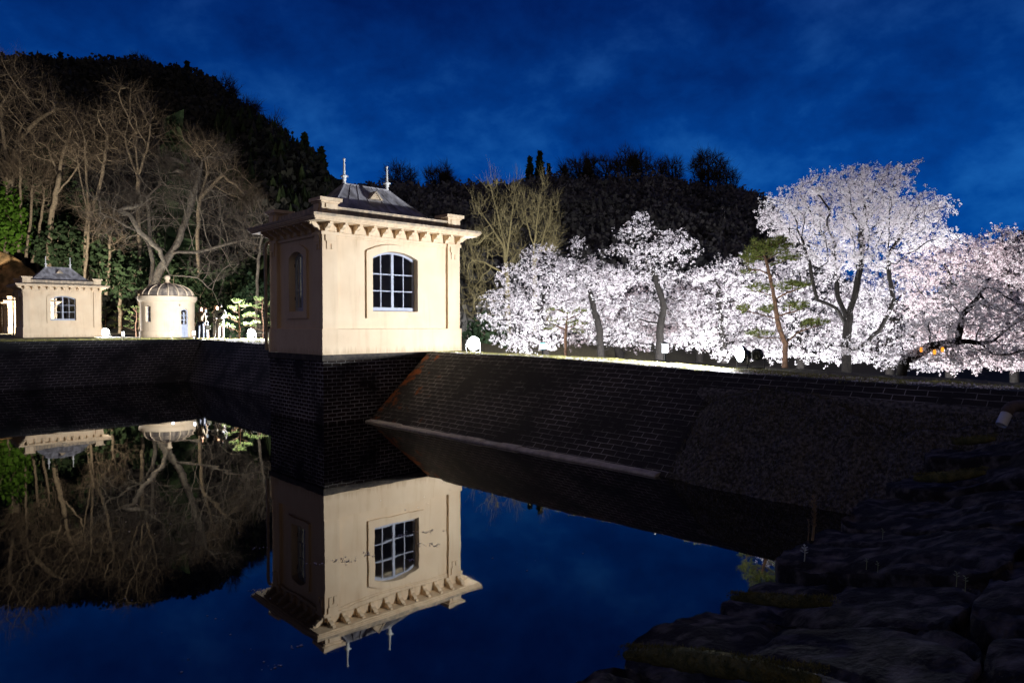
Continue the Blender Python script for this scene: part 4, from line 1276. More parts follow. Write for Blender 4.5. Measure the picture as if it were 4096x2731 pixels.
# bare trees at the foot of the left hill
BT = 'bare deciduous trees at the foot of the left hill'
def px_is_left(x): return x < 1500
def bare(label, Y, starts, blobs, n, seed, step=.55, kill=.5, rb=.28, rt=.02, m='gbark', tw=(3, 1.5, .016), group=BT, up=.4, name='bare_tree', base_z=None, cat='bare tree', thr=None, Yn=None):
    if Yn is None: Yn = Y + 18 if 54 <= Y <= 61 else Y
    k = Yn / Y; step *= k; kill *= k; rb *= k * (.8 if m == 'gbark' else 1); rt *= k * (.75 if m == 'gbark' else 1); tw = (tw[0], tw[1] * k, tw[2] * k)
    if thr: thr *= k
    blobs = [(q[0], q[1], Yn + (q[2] - Y) * k, q[3], q[4]) + ((q[5] * k,) if len(q) > 5 else ()) for q in blobs]
    starts = [[(q[0], q[1], (q[2] if len(q) > 2 else 0) * k) for q in pl] for pl in starts]
    Y = Yn
    st = []
    x, y = starts[0][0][:2]
    b0 = P(x, y, Y); b0.z = (ground_z(*UVof(b0.x, b0.y)) if Y < 60 else (hillL(x, Y) if px_is_left(x) else 0)) - .1 if base_z is None else b0.z
    st.append([b0] + [P(q[0], q[1], Y + (q[2] if len(q) > 2 else 0)) for q in starts[0][1:]])
    for s in starts[1:]: st.append([P(q[0], q[1], Y + (q[2] if len(q) > 2 else 0)) for q in s])
    return make_tree(name, label, cat, group, st, [blob(*b_) for b_ in blobs], n, step, kill, rt, rb, M[m], seed,
                     twig_crown(M['twig'] if m == 'gbark' else M[m], tw[0], tw[1], tw[2], thr or rt * 1.9, up), trop=(0, 0, .10), jitter=.09)
bare('broad bare tree with two pale trunks rising behind the round hut', 50,
     [[(575, 1345), (600, 1150), (612, 1050), (600, 990), (560, 930), (480, 890, -2), (400, 850, -2)],
      [(600, 990), (596, 880, 1), (588, 790, 1), (640, 740, 1)],
      [(590, 1200), (640, 1080, -1), (680, 1020, -1), (720, 950, -1), (760, 830, 0), (790, 720, 0), (810, 640, 0)],
      [(690, 1010, -1), (780, 1010, -3), (880, 985, -3), (980, 960, -3)],
      [(660, 1060, -1), (640, 1000, -3), (560, 930, -4), (520, 860, -4), (440, 830, -4)],
      [(680, 1100, -1), (790, 1110, -4), (850, 1160, -5), (880, 1230, -5)]],
     [(480, 780, 50, 130, 110, 4), (600, 700, 51, 120, 90, 4), (760, 730, 50, 130, 120, 4), (640, 850, 49, 150, 90, 4), (860, 830, 49, 130, 110, 4), (960, 930, 48, 110, 80, 3), (420, 900, 48, 80, 60, 2.5), (860, 1060, 46, 110, 80, 2.5), (540, 950, 47, 80, 50, 2), (880, 630, 51, 60, 60, 2.5)],
     1250, 51, step=.5, kill=.45, rb=.42, rt=.018, tw=(4, 1.2, 0.0078))
bare('tall bare tree at the left edge over the green trees', 60,
     [[(40, 1020), (30, 800), (60, 620), (90, 500)], [(40, 720), (10, 520), (5, 420)], [(80, 560), (150, 480), (220, 440)], [(40, 900), (70, 700), (90, 560)]],
     [(90, 330, 60, 70, 90, 4), (30, 380, 60, 60, 80, 4), (160, 430, 60, 90, 60, 4), (240, 420, 60, 60, 40, 3), (100, 500, 60, 90, 60, 4)], 620, 52, step=.55, rb=.34, rt=.02, tw=(4, 1.4, 0.0096))
bare('bare tree with a leaning pale trunk behind the roof of the small house', 57,
     [[(170, 1070), (205, 870), (235, 720), (250, 620), (280, 540)], [(235, 700), (200, 620), (190, 580)], [(215, 790), (290, 700), (330, 640)]],
     [(290, 520, 57, 50, 80, 3), (240, 600, 57, 70, 80, 3.5), (320, 640, 57, 60, 60, 3), (180, 620, 57, 40, 60, 3)], 460, 53, step=.55, rb=.26, tw=(4, 1.3, 0.0096), thr=.04)
bare('slender bare tree with a forked trunk left of the broad bare tree', 56,
     [[(340, 1110), (345, 950), (355, 820), (345, 700), (340, 560)], [(350, 900), (390, 780), (420, 640), (430, 540)], [(350, 850), (320, 700), (300, 600)]],
     [(340, 500, 56, 45, 60, 3), (430, 500, 56, 50, 80, 3), (380, 620, 56, 80, 80, 3.5), (460, 620, 56, 40, 60, 2.5), (300, 640, 56, 50, 60, 2.5)], 480, 54, step=.5, rb=.22, tw=(4, 1.3, 0.0090), thr=.04)
bare('upright bare tree topping the middle of the left grove', 58,
     [[(560, 1100), (555, 900), (550, 700), (545, 560)], [(555, 720), (510, 600), (500, 540)], [(552, 700), (590, 600), (600, 540)]],
     [(540, 440, 58, 60, 90, 3.5), (500, 520, 58, 50, 70, 3), (600, 500, 58, 50, 70, 3), (550, 580, 58, 80, 60, 3)], 460, 55, step=.5, rb=.2, tw=(4, 1.3, 0.0090), thr=.04)
bare('bare tree on the right shoulder of the left grove', 57,
     [[(800, 1150), (790, 950), (800, 800), (830, 690)], [(800, 800), (870, 720), (910, 680)]],
     [(840, 620, 57, 60, 60, 3), (780, 590, 57, 50, 60, 3), (900, 700, 57, 70, 70, 3), (980, 780, 57, 60, 70, 3)], 420, 56, step=.5, rb=.2, tw=(4, 1.3, 0.0084), thr=.04)
bare('thin bare tree just left of the big house roof', 47,
     [[(1020, 1300), (1030, 1100), (1040, 980), (1050, 900)]],
     [(1040, 900, 47, 50, 70, 2), (1010, 980, 47, 60, 60, 2), (1060, 850, 48, 30, 40, 2)], 420, 57, step=.45, rb=.12, tw=(5, 1.1, .012), thr=.035)
for i, (px, pyb, pxt, pyt, Y, lb) in enumerate(((20, 1010, 25, 700, 59, 'straight bare trunk at the very left above the rock'), (75, 1010, 80, 620, 59, 'bare trunk second from the left above the rock'),
                                            (105, 1030, 130, 720, 58.5, 'slim bare trunk leaning right over the rock'), (128, 1050, 175, 800, 58, 'short bare sapling behind the left roof corner of the small house'),
                                            (330, 1160, 355, 900, 55, 'slim bare trunk standing clear between house and round hut'), (425, 1180, 440, 950, 54, 'short bare sapling in the evergreen thicket'))):
    bare(lb, Y, [[(px, pyb), ((px + pxt) / 2 + 6, (pyb + pyt) / 2), (pxt, pyt)]],
         [(pxt, pyt - 40, Y, 40, 70, 1.6), (pxt + 25, pyt + 20, Y, 35, 50, 1.4)], 160, 60 + i, step=.5, kill=.5, rb=.13, rt=.018, tw=(5, 1.2, .014), base_z=1, thr=.04)
# two upright pale trees right of the house
bare('tall upright pale bare tree directly right of the big house', 34,
     [[(2035, 1380), (2030, 1150), (2020, 1000), (1990, 850), (1960, 740)], [(2025, 1050), (2050, 850), (2060, 750)], [(2020, 1000), (1960, 900), (1920, 840), (1890, 800)], [(2025, 1100), (1940, 1050), (1890, 1040)]],
     [(1975, 760, 34, 35, 70, 1), (2065, 780, 34, 30, 70, 1), (1925, 840, 34, 45, 55, 1.2), (2020, 900, 34, 70, 110, 1.6), (1950, 980, 34, 70, 90, 1.6), (2050, 1000, 34, 50, 90, 1.6), (1890, 1060, 34, 50, 110, 1.4), (1900, 1200, 34, 60, 100, 1.5)],
     700, 71, step=.32, kill=.3, rb=.13, rt=.009, m='ybark', tw=(3, .6, .007), group=None, up=1.1, thr=.018, Yn=85)
bare('second upright pale bare tree, beside the first and above the blossom', 33,
     [[(2140, 1350), (2140, 1150), (2135, 1000), (2150, 870), (2170, 740)], [(2140, 1050), (2190, 900), (2210, 830)], [(2140, 1000), (2110, 900), (2095, 800)]],
     [(2170, 750, 33, 22, 60, 1), (2150, 870, 33, 45, 90, 1.4), (2210, 840, 33, 30, 60, 1), (2105, 850, 33, 30, 60, 1), (2190, 940, 33, 55, 80, 1.4)],
     480, 72, step=.3, kill=.28, rb=.11, rt=.009, m='ybark', tw=(3, .6, .007), group=None, up=1.1, thr=.018, Yn=85)

hill('hill', hillL, span(-1600, 2400, 50), span(70, 270, 6) + span(280, 400, 20), M['hill'])
hill('far_hill', hillR, span(700, 5600, 60), span(72, 190, 6) + span(200, 300, 20), M['hill'])

# forest cover: one mass of crowns on each hill
def conifer_np(rng, base, h, r, layers=6, k=7):
    V = []; Q = []
    n = 0
    for i in range(layers):
        z0 = h * (.12 + .80 * i / layers); z1 = z0 + h * .26
        rr = r * (1 - i / layers) ** .8 + .15
        a = rng.uniform(0, 6.28)
        apex = base + np.array([0, 0, min(z1, h)])
        for j in range(k):
            t0 = a + 6.283 * j / k; w = 3.1416 / k * .95
            q = rr * rng.uniform(.7, 1.15)
            p1 = base + np.array([q * math.cos(t0 - w), q * math.sin(t0 - w), z0 + rng.uniform(-.1, .1) * h * .3])
            p2 = base + np.array([q * 1.2 * math.cos(t0), q * 1.2 * math.sin(t0), z0 - h * .03])
            p3 = base + np.array([q * math.cos(t0 + w), q * math.sin(t0 + w), z0 + rng.uniform(-.1, .1) * h * .3])
            V += [apex, p1, p2, p3]; Q.append((n, n + 1, n + 2, n + 3)); n += 4
    return V, Q
def forest(name, label, fn, px0, px1, y0, y1, count, seed, m, conif, hh, Ys=None, leafs=60, ls=.55):
    rng = np.random.default_rng(seed); V = []; Q = []; base = 0
    for i in range(count):
        px = rng.uniform(px0, px1); Y = y0 + (y1 - y0) * rng.uniform(0, 1) ** .8
        p = P(px, 1300, Y); z = fn(px, Y)
        c = np.array([p.x, Y, z - .3]); h = hh * rng.uniform(.65, 1.25)
        if rng.uniform() < conif:
            v, q = conifer_np(rng, c, h, h * .22)
            V.append(np.array(v)); Q.append(np.array(q) + base); base += len(v)
        else:
            d = rng.normal(size=(leafs, 3)); d /= np.linalg.norm(d, axis=1)[:, None]
            cc = c + np.array([0, 0, h * .55]) + d * np.array([h * .33, h * .33, h * .42]) * rng.uniform(.5, 1, (leafs, 1))
            v, q = leaves(cc, ls, rng, aspect=1.2)
            V.append(v); Q.append(q + base); base += len(v)
    o = fastmesh(name, np.concatenate(V), np.concatenate(Q), m)
    return tag(o, label, 'forest', kind='stuff')
forest('hillside_forest', 'black wooded slope of the left hill', hillL, -300, 1700, 84, 262, 4500, 81, M['forest'], .12, 8, leafs=70, ls=.5)
forest('cedar_forest', 'faint green cedars on the lower right flank of the left hill', hillL, 880, 1400, 76, 150, 380, 82, M['cedar'], 1.0, 8)
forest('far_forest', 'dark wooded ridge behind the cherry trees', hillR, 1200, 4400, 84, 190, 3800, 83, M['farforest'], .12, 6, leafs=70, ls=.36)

# trees one can tell apart on the skyline
def conifer(px, Y, fn, h, label, seed, m='cedar', r=None):
    rng = np.random.default_rng(seed)
    p = P(px, 1300, Y); z = fn(px, Y) - .3
    T = empty('cedar_tree', (p.x, Y, z), 0, label, 'conifer', 'pointed conifers standing out on the hills')
    b = MB(); b.tube([(0, 0, 0), (0, 0, h * .95)], [h * .02, .03], 6); b.build('trunk', M['dbark'], T)
    V = []; Q = []; nb = 0
    n = int(380)
    zz = h * (.1 + .9 * rng.uniform(0, 1, n) ** 1.2)
    rr = (r or h * .2) * (1 - zz / h) ** .8 * rng.uniform(.4, 1.1, n)
    a = rng.uniform(0, 6.283, n)
    cc = np.stack([rr * np.cos(a), rr * np.sin(a), zz], axis=1)
    v, q = leaves(cc, h * .045, rng, aspect=1.3)
    fastmesh('foliage', v, q, M[m], T)
for i, (px, py, h) in enumerate(((2120, 632, 11), (2160, 608, 13), (2195, 660, 9), (2260, 665, 8), (2350, 640, 9), (1290, 590, 11), (1225, 535, 11), (1150, 520, 10), (760, 250, 6), (260, 215, 6), (70, 225, 6))):
    fn, Y = (hillR, 185) if px > 1500 else (hillL, 255 if px < 700 else max(150, 260 - (px - 700) * .28) - 3)
    zt = P(px, py, Y).z; h = max(5, zt - fn(px, Y) + .3)
    conifer(px, Y, fn, h, ['first dark conifer spire on the ridge above the pale bare trees', 'tallest dark conifer spire on the far ridge', 'small conifer right of the tallest spire on the far ridge',
                           'broad low conifer on the far ridge', 'conifer among bare ridge trees left of the tall bare ones', 'conifer spire at the foot of the left hill skyline near the roof finial', 'cedar just above the lower end of the left hill skyline',
                           'cedar on the right flank of the left hill skyline', 'dark conifer on top of the left hill', 'small conifer near the left end of the hilltop', 'leftmost conifer on the hilltop'][i], 90 + i, r=h * (.17 if px < 2200 else .3))
conifer(705, 84, hillL, P(705, 470, 84).z - hillL(705, 84), 'lit dark green conifer rising behind the broad bare tree', 120, 'dleaf', 3.6)
for i, (px, py, w_, lb) in enumerate(((2310, 640, 75, 'bare ridge tree next to the conifer group'), (2420, 640, 75, 'bare ridge tree over the middle cherry tree'), (2510, 600, 50, 'tall bare tree above the ridge left of centre gap'),
                                      (2560, 620, 45, 'tall bare tree beside the tallest ridge tree'), (2640, 650, 35, 'small round bare tree on the far ridge'), (2690, 640, 40, 'round bare tree on the far ridge, right of the small one'),
                                      (2830, 610, 70, 'widest bare tree on the far ridge'), (2900, 660, 50, 'last bare tree on the right end of the far ridge'), (1600, 665, 70, 'bare tree on the ridge above the roof finial'), (1760, 672, 70, 'bare tree on the ridge above the roof slope'),
                                      (560, 225, 60, 'wispy bare tree on top of the left hill'), (900, 310, 50, 'bare tree on the falling skyline of the left hill'), (990, 400, 50, 'lower bare tree on the falling skyline of the left hill'), (1080, 470, 50, 'lowest bare tree on the falling skyline'))):
    fn, Y = (hillR, 183) if px > 1500 else (hillL, 255 if px < 700 else max(150, 260 - (px - 700) * .28) - 3)
    s = F / Y
    gy = fn(px, Y); p = P(px, 1300, Y)
    zt = P(px, py, Y).z; h = max(6, zt - gy)
    pyb = 1302 - (gy - CAMZ) * s
    st = [[(px, pyb), (px + 3, pyb - h * s * .4)]]
    bare(lb, Y, st, [(px, py + h * s * .3, Y, w_, h * s * .3, w_ / s), (px + 10, py + h * s * .55, Y, w_ * .8, h * s * .25, w_ / s)], 230, 130 + i, step=.8, kill=.75, rb=.3, rt=.06, m='dbark', tw=(5, 2.4, .06), group='leafless trees on the ridge lines', base_z=1, thr=.1)

# evergreens of the left grove
def evergreen(px, py, Y, rx, rz, label, seed, m, n=300, size=.13, per=10):
    if Y >= 52: Y += 20
    p0 = P(px, py + rz * 1.6, Y)
    hz = hillL(px, Y) if Y > 70 else ground_z(*UVof(p0.x, p0.y))
    base = Vector((p0.x, p0.y, hz))
    s = Y / F
    bl = [(P(px, py, Y), (rx * s, rx * s * .8, rz * s), 1), (P(px - rx * .4, py + rz * .4, Y), (rx * s * .7, rx * s * .6, rz * s * .6), 1), (P(px + rx * .35, py + rz * .5, Y), (rx * s * .7, rx * s * .6, rz * s * .6), 1)]
    make_tree('evergreen_tree', label, 'evergreen tree', 'leafy evergreens at the foot of the left hill', [[base, P(px, py + rz * .6, Y)]], bl, n, .4 * Y / 55, .4 * Y / 55, .02, .18, M['gbark'], seed,
              leaf_crown(M[m], per, size * Y / 55, .06, .30 * Y / 55))
for i, (px, py, Y, rx, rz, lb, m) in enumerate((
        (25, 880, 57, 80, 130, 'bright green leafy tree at the left edge', 'leaf'), (90, 760, 61, 90, 90, 'green leafy tree behind the left edge trunks', 'dleaf'), (150, 900, 60, 80, 100, 'dark leafy tree above the rock face', 'dleaf'),
        (240, 990, 56, 80, 110, 'leafy evergreen behind the left roof finial of the small house', 'dleaf'), (200, 700, 66, 90, 110, 'tall leafy evergreen higher up the slope', 'dleaf'), (400, 1010, 55, 80, 110, 'leafy evergreen right of the small house roof', 'dleaf'),
        (480, 1090, 53, 80, 90, 'low evergreen between the small house and the round hut', 'dleaf'), (330, 870, 62, 90, 110, 'dark evergreen behind the slender forked tree', 'dleaf'), (560, 1000, 57, 80, 120, 'dark evergreen left of the broad bare trunks', 'dleaf'),
        (700, 1130, 55, 90, 80, 'dark evergreen behind the dome', 'dleaf'), (820, 1170, 53, 90, 90, 'dark evergreen behind the standing visitors', 'dleaf'), (940, 1150, 54, 90, 100, 'dark evergreen behind the trimmed pines', 'dleaf'),
        (1040, 1200, 50, 70, 90, 'dark evergreen just left of the big house', 'dleaf'), (930, 1310, 44, 50, 30, 'low round clipped bush behind the visitors', 'dleaf'), (1950, 1330, 40, 90, 60, 'dark bush behind the right corner of the big house', 'dleaf'))):
    evergreen(px, py, Y, rx, rz, lb, 160 + i, m, n=260 if rx > 60 else 120)

# rock face at the left
b = MB()
pxs = span(-260, 210, 14); 
tab = [(-260, 940), (0, 1005), (60, 1030), (130, 1075), (165, 1130), (190, 1200), (210, 1300)]
rows = 22
for px in pxs:
    top = P(px, interp(tab, px), 77).z
    for j in range(rows):
        s = j / (rows - 1)
        z = 1.2 + (top - 1.2) * min(1, s * 1.15)
        Y = 73.5 + 3.5 * s + (4 if s > .92 else 0)
        p = P(px, 1300, Y)
        n1 = 1.1 * noise.noise(Vector((p.x * .35, z * .45, 1))) + .5 * noise.noise(Vector((p.x * 1.1, z * 1.3, 4)))
        b.v.append((p.x, Y + n1, z + .2 * n1))
for i in range(len(pxs) - 1):
    for j in range(rows - 1):
        b.f.append((i * rows + j, (i + 1) * rows + j, (i + 1) * rows + j + 1, i * rows + j + 1)); b.uv.append(None)
tag(b.build('rock_face', M['cliff'], smooth=False), kind='structure')

# ------------------------------------------------------------------ people
def skinmesh(name, chains, m, parent, sub=1):
    """chains: list of [(x,y,z,r), ...]; a chain's first point is joined to the nearest existing one when it repeats it"""
    vs = []; rs = []; es = []; key = {}
    for ch in chains:
        prev = None
        for x, y, z, r in ch:
            k = (round(x, 4), round(y, 4), round(z, 4))
            if k in key: i = key[k]
            else:
                i = len(vs); key[k] = i; vs.append((x, y, z)); rs.append(r)
            if prev is not None and prev != i: es.append((prev, i))
            prev = i
    me = bpy.data.meshes.new(name); me.from_pydata(vs, es, []); me.update()
    o = bpy.data.objects.new(name, me); C.objects.link(o)
    md = o.modifiers.new('skin', 'SKIN'); md.use_smooth_shade = True
    sl = me.skin_vertices[0].data if me.skin_vertices else None
    if sl is None:
        bm_ = __import__('bmesh').new(); bm_.from_mesh(me); bm_.verts.layers.skin.verify(); bm_.to_mesh(me); bm_.free(); sl = me.skin_vertices[0].data
    for i, r in enumerate(rs):
        sl[i].radius = (r, r); sl[i].use_root = (i == 0)
    s = o.modifiers.new('sub', 'SUBSURF'); s.levels = sub; s.render_levels = sub
    dg = bpy.context.evaluated_depsgraph_get()
    me2 = bpy.data.meshes.new_from_object(o.evaluated_get(dg))
    bpy.data.objects.remove(o)
    me2.materials.clear(); me2.materials.append(m)
    me2.polygons.foreach_set('use_smooth', [True] * len(me2.polygons))
    o2 = bpy.data.objects.new(name, me2); C.objects.link(o2); o2.parent = parent
    return o2
def ball(b, c, r, seg=12, rings=8):
    pr = []
    for i in range(rings + 1):
        t = math.pi * i / rings - math.pi / 2
        pr.append((math.cos(t), math.sin(t)))
    base = len(b.v)
    for k in range(seg):
        a = 2 * math.pi * k / seg
        for q, z in pr:
            b.v.append((c[0] + r[0] * q * math.cos(a), c[1] + r[1] * q * math.sin(a), c[2] + r[2] * z))
    n = rings + 1
    for k in range(seg):
        k2 = (k + 1) % seg
        for i in range(rings):
            b.f.append((base + k * n + i, base + k2 * n + i, base + k2 * n + i + 1, base + k * n + i + 1)); b.uv.append(None)
def person(loc, rz, h, label, top, trou, hairm, hands, long_hair=False, stride=.06, phone=False, bag=None, headturn=0):
    T = empty('person', loc, rz, label, 'person')
    h *= KP
    k = h / 1.7
    S = lambda *p: tuple(v * k for v in p)
    # faces -y
    hipz, shz = .90, 1.40
    chains = [[S(0, 0, hipz + .02, .12), S(0, 0, 1.10, .115), S(0, 0, 1.28, .135), S(0, -.005, 1.42, .075), S(0, -.01, 1.49, .05), S(0, -.02, 1.56, .07), S(0, -.02, 1.63, .072)]]
    jc = []; tcx = []
    jc.append([S(0, 0, .86, .155), S(0, 0, 1.10, .145), S(0, 0, 1.30, .155), S(0, 0, 1.42, .085)])
    for sd in (-1, 1):
        f = sd * stride
        leg = [S(0, 0, hipz + .02, .12), S(sd * .09, 0, .86, .085), S(sd * .10, -.02 + f, .48, .058), S(sd * .105, .02 + f, .10, .038), S(sd * .11, -.02 + f, .035, .036), S(sd * .12, -.15 + f, .028, .03)]
        chains.append(leg)
        tcx.append([S(0, 0, .93, .135), S(sd * .09, 0, .86, .105), S(sd * .10, -.02 + f, .48, .078), S(sd * .105, .02 + f, .13, .064), S(sd * .105, .02 + f, .10, .062)])
        el, wr = hands[sd]
        sh = S(sd * .18, 0, shz, .055); elp = S(*el, .042); wp = S(*wr, .027)
        chains.append([S(0, 0, 1.28, .135), sh, elp, wp])
        mid = tuple(a + (c - a) * .93 for a, c in zip(S(*el, 0), S(*wr, 0)))
        jc.append([S(0, 0, 1.30, .155), S(sd * .18, 0, shz - .005, .075), S(*el, .058), (mid[0], mid[1], mid[2], .046 * k)])
        # palm and fingers
        d = Vector(wr) - Vector(el); d.normalize()
        side = d.cross(Vector((0, 0, 1)) if abs(d.z) < .9 else Vector((0, 1, 0))); side.normalize()
        nrm = side.cross(d)
        palm = Vector(wr) + d * .06
        chains.append([wp, S(palm.x, palm.y, palm.z, .027)])
        for q, (o_, L) in enumerate(((-.026, .060), (-.009, .072), (.009, .067), (.026, .052))):
            a = palm + side * o_ + d * .015; c = a + d * L * .55 + nrm * .006; e = c + d * L * .4 + nrm * .022
            chains.append([S(palm.x, palm.y, palm.z, .027), S(a.x, a.y, a.z, .011), S(c.x, c.y, c.z, .009), S(e.x, e.y, e.z, .008)])
        a = Vector(wr) + d * .035 - side * .032; c = a + d * .035 - side * .014 + nrm * .012
        chains.append([S(palm.x, palm.y, palm.z, .027), S(a.x, a.y, a.z, .011), S(c.x, c.y, c.z, .009)])
        if phone and sd == 1:
            b = MB(); p = Vector(wr) + d * .11; p *= k
            b.box(p.x - .04, p.x + .04, p.y - .03, p.y - .02, p.z - .06, p.z + .09); b.build('phone', emis('phone screen', (.75, .85, 1), 1.2), T)
    body = skinmesh('body', chains, M['skin'], T)
    skinmesh('jacket', jc, top, T); skinmesh('trousers', tcx, trou, T)
    hd = empty('head_pose') if False else None
    b = MB()
    c = (0, -.025 * k, 1.60 * k)
    ball(b, c, (.075 * k, .092 * k, .112 * k), 16, 12)
    b.prism([(-.012, 1.565), (.012, 1.565), (.004, 1.61), (-.004, 1.61)], lambda a, z, t: (a * k, t * k, z * k), -.138, -.105)
    for sd in (-1, 1): ball(b, (sd * .076 * k, -.01 * k, 1.595 * k), (.012 * k, .02 * k, .03 * k), 6, 4)
    head = b.build('head', M['skin'], T, smooth=True)
    b = MB()
    for sd in (-1, 1): ball(b, (sd * .03 * k, -.108 * k, 1.61 * k), (.012 * k, .007 * k, .007 * k), 6, 4)
    ball(b, (0, -.108 * k, 1.535 * k), (.022 * k, .008 * k, .006 * k), 6, 4)
    b.build('face_features', mat('eyes and mouth', (.12, .05, .04)), head)
    b = MB()
    ball(b, (0, .012 * k, 1.635 * k), (.092 * k, .098 * k, .10 * k), 14, 8)
    if long_hair:
        ball(b, (0, .055 * k, 1.53 * k), (.10 * k, .06 * k, .15 * k), 12, 8)
    b.build('hair', hairm, head, smooth=True)
    b = MB()
    for sd in (-1, 1):
        f = sd * stride
        ball(b, (sd * .115 * k, (-.075 + f) * k, .04 * k), (.05 * k, .135 * k, .045 * k), 10, 6)
    b.build('shoes', M['blackp'], T, smooth=True)
    if bag:
        b = MB(); ball(b, S(*bag[:3]), (.13 * k, .09 * k, .12 * k), 10, 8)
        b.tube([S(-.14, .0, 1.42), S(bag[0], bag[1] + .03, bag[2] + .1)], [.012, .012], 5)
        b.build('bag', mat('dark bag', (.02, .02, .022)), T, smooth=True)
    return T
cloth = lambda n, c: mat(n, tuple(x * .28 for x in c), tuple(x * .18 for x in c), scale=9, rough=.9, bump=.4)
YP = 34.5
dn = {-1: ((-.24, .02, 1.12), (-.25, -.06, .86)), 1: ((.24, .02, 1.12), (.22, -.08, .87))}
cross = {-1: ((-.25, .0, 1.13), (-.10, -.20, 1.03)), 1: ((.25, .0, 1.13), (.08, -.21, 1.0))}
up_ = {-1: ((-.24, .02, 1.12), (-.24, -.06, .86)), 1: ((.26, -.10, 1.20), (.20, -.30, 1.38))}
hair_b = mat('brown hair', (.22, .12, .06), rough=.6); hair_k = mat('black hair', (.015, .013, .012), rough=.5)
def spot(px, Y=YP): return gz(P(px, 1357, Y - 2.5))
KP = .945
person(spot(803, 34.3), .35, 1.58, 'woman in a short brown jacket and dark jeans, leftmost of the visitors', cloth('tan jacket', (.30, .22, .14)), cloth('dark jeans', (.05, .06, .10)), hair_b, dn, True)
person(spot(818, 35.0), .2, 1.66, 'brown haired person in black raising a lit phone behind the brown jacket', cloth('black top', (.04, .04, .045)), cloth('grey trousers', (.16, .17, .2)), hair_b, up_, True, phone=True)
person(spot(866, 34.9), 2.5, 1.68, 'brown haired person in a pale coat mostly hidden behind the grey jacket', cloth('pale coat', (.50, .45, .38)), cloth('pale trousers', (.45, .40, .36)), hair_b, cross, True)
person(spot(881, 34.3), 3.5, 1.74, 'black haired person in a light grey jacket and pink grey trousers seen from behind', cloth('light grey jacket', (.52, .49, .45)), cloth('pinkish trousers', (.46, .37, .35)), hair_k, cross, False, bag=(-.05, .14, 1.16))

# notice board by the visitors
s = empty('notice_board', gz(P(834, 1352, 31.6)), -.1, 'small blank white notice board on a post between the visitors', 'sign')
b = MB(); b.tube([(0, 0, -.05), (0, 0, .50)], [.018, .018], 8); b.build('post', M['pbark'], s)
b = MB(); b.box(-.10, .10, -.02, 0, .46, .66); b.build('board', M['white'], s)
s = empty('low_barrier', gz(P(1046, 1358, 31.2)), .1, 'low white pipe barrier beside the far floodlight', 'barrier')
b = MB(); b.tube([(-.45, 0, .28), (.32, 0, .28)], [.018, .018], 8); b.build('rail', M['white'], s)
for x in (-.42, .30):
    b = MB(); b.tube([(x, 0, -.05), (x, 0, .28)], [.016, .016], 8); b.build('leg', M['white'], s)
for i, (px, py) in enumerate(((3738, 1408), (3770, 1398), (3685, 1398))):
    p = P(px, py, 19.5)
    l = empty('paper_lantern', p, 0, ['small amber lantern glowing low behind the right cherry boughs', 'small amber lantern, highest of the row under the right cherry boughs', 'dim amber lantern left end of the row under the boughs'][i], 'lantern', 'amber lanterns under the cherry trees')
    b = MB(); b.lathe([(.02, -.07), (.035, -.05), (.042, 0), (.035, .05), (.02, .07)], 12); b.build('shade', M['amber'], l, smooth=True)
    b = MB(); b.tube([(0, 0, .07), (0, 0, .5)], [.004, .004], 4); b.build('cord', M['blackp'], l)

# ------------------------------------------------------------------ pipe at the right
pp = empty('drain_pipe', (0, 0, 0), 0, 'grey drain pipe with an elbow sticking out of the wall at the right edge', 'pipe')
q0, q1, q2, q3 = P(4150, 1625, 7.6), P(4080, 1622, 7.5), P(4040, 1632, 7.42), P(4026, 1655, 7.38)
q4 = P(4004, 1700, 7.35)
pp.location = q1
L0 = Vector(q1)
b = MB(); b.tube([P(4260, 1640, 7.8) - L0, q0 - L0, q1 - L0, P(4055, 1625, 7.45) - L0, q2 - L0, P(4031, 1642, 7.39) - L0, q3 - L0], [.062] * 7, 14, cap=False); b.build('elbow', mat('rusty elbow', (.16, .12, .10), (.09, .075, .07), scale=10, rough=.8, bump=.4), pp, smooth=True)
b = MB(); b.tube([q3 - L0, q4 - L0], [.055, .055], 18, cap=False); b.tube([q4 - L0, q3 - L0], [.049, .049], 18, cap=False); b.build('spout', M['pvc'], pp, smooth=True)

# ------------------------------------------------------------------ debris slope over the right wall
def deb_z(u, v):
    # wedge of litter lying on the sloped wall for v < 6
    w = Z0 * (u - UF) / (UT - UF)
    k = 1 - sm(5.2, 6.0, v)
    top = .72 + .12 * math.sin(v * 1.7)
    lay = .16 * k * (1 - sm(UF + (UT - UF) * (top - .1), UF + (UT - UF) * top, u))
    n = .10 * nz2(u, v, 1.8, 9) + .05 * nz2(u, v, 5.0, 2) + .025 * nz2(u, v, 13, 6)
    return w + lay + n * (1 if lay > .02 else 0) - (.05 if lay < .02 else 0) - .04
tag(grid(span(8.0, 10.0, .05), span(1.2, 6.1, .05), deb_z, 'litter_slope', M['debris']), kind='structure')

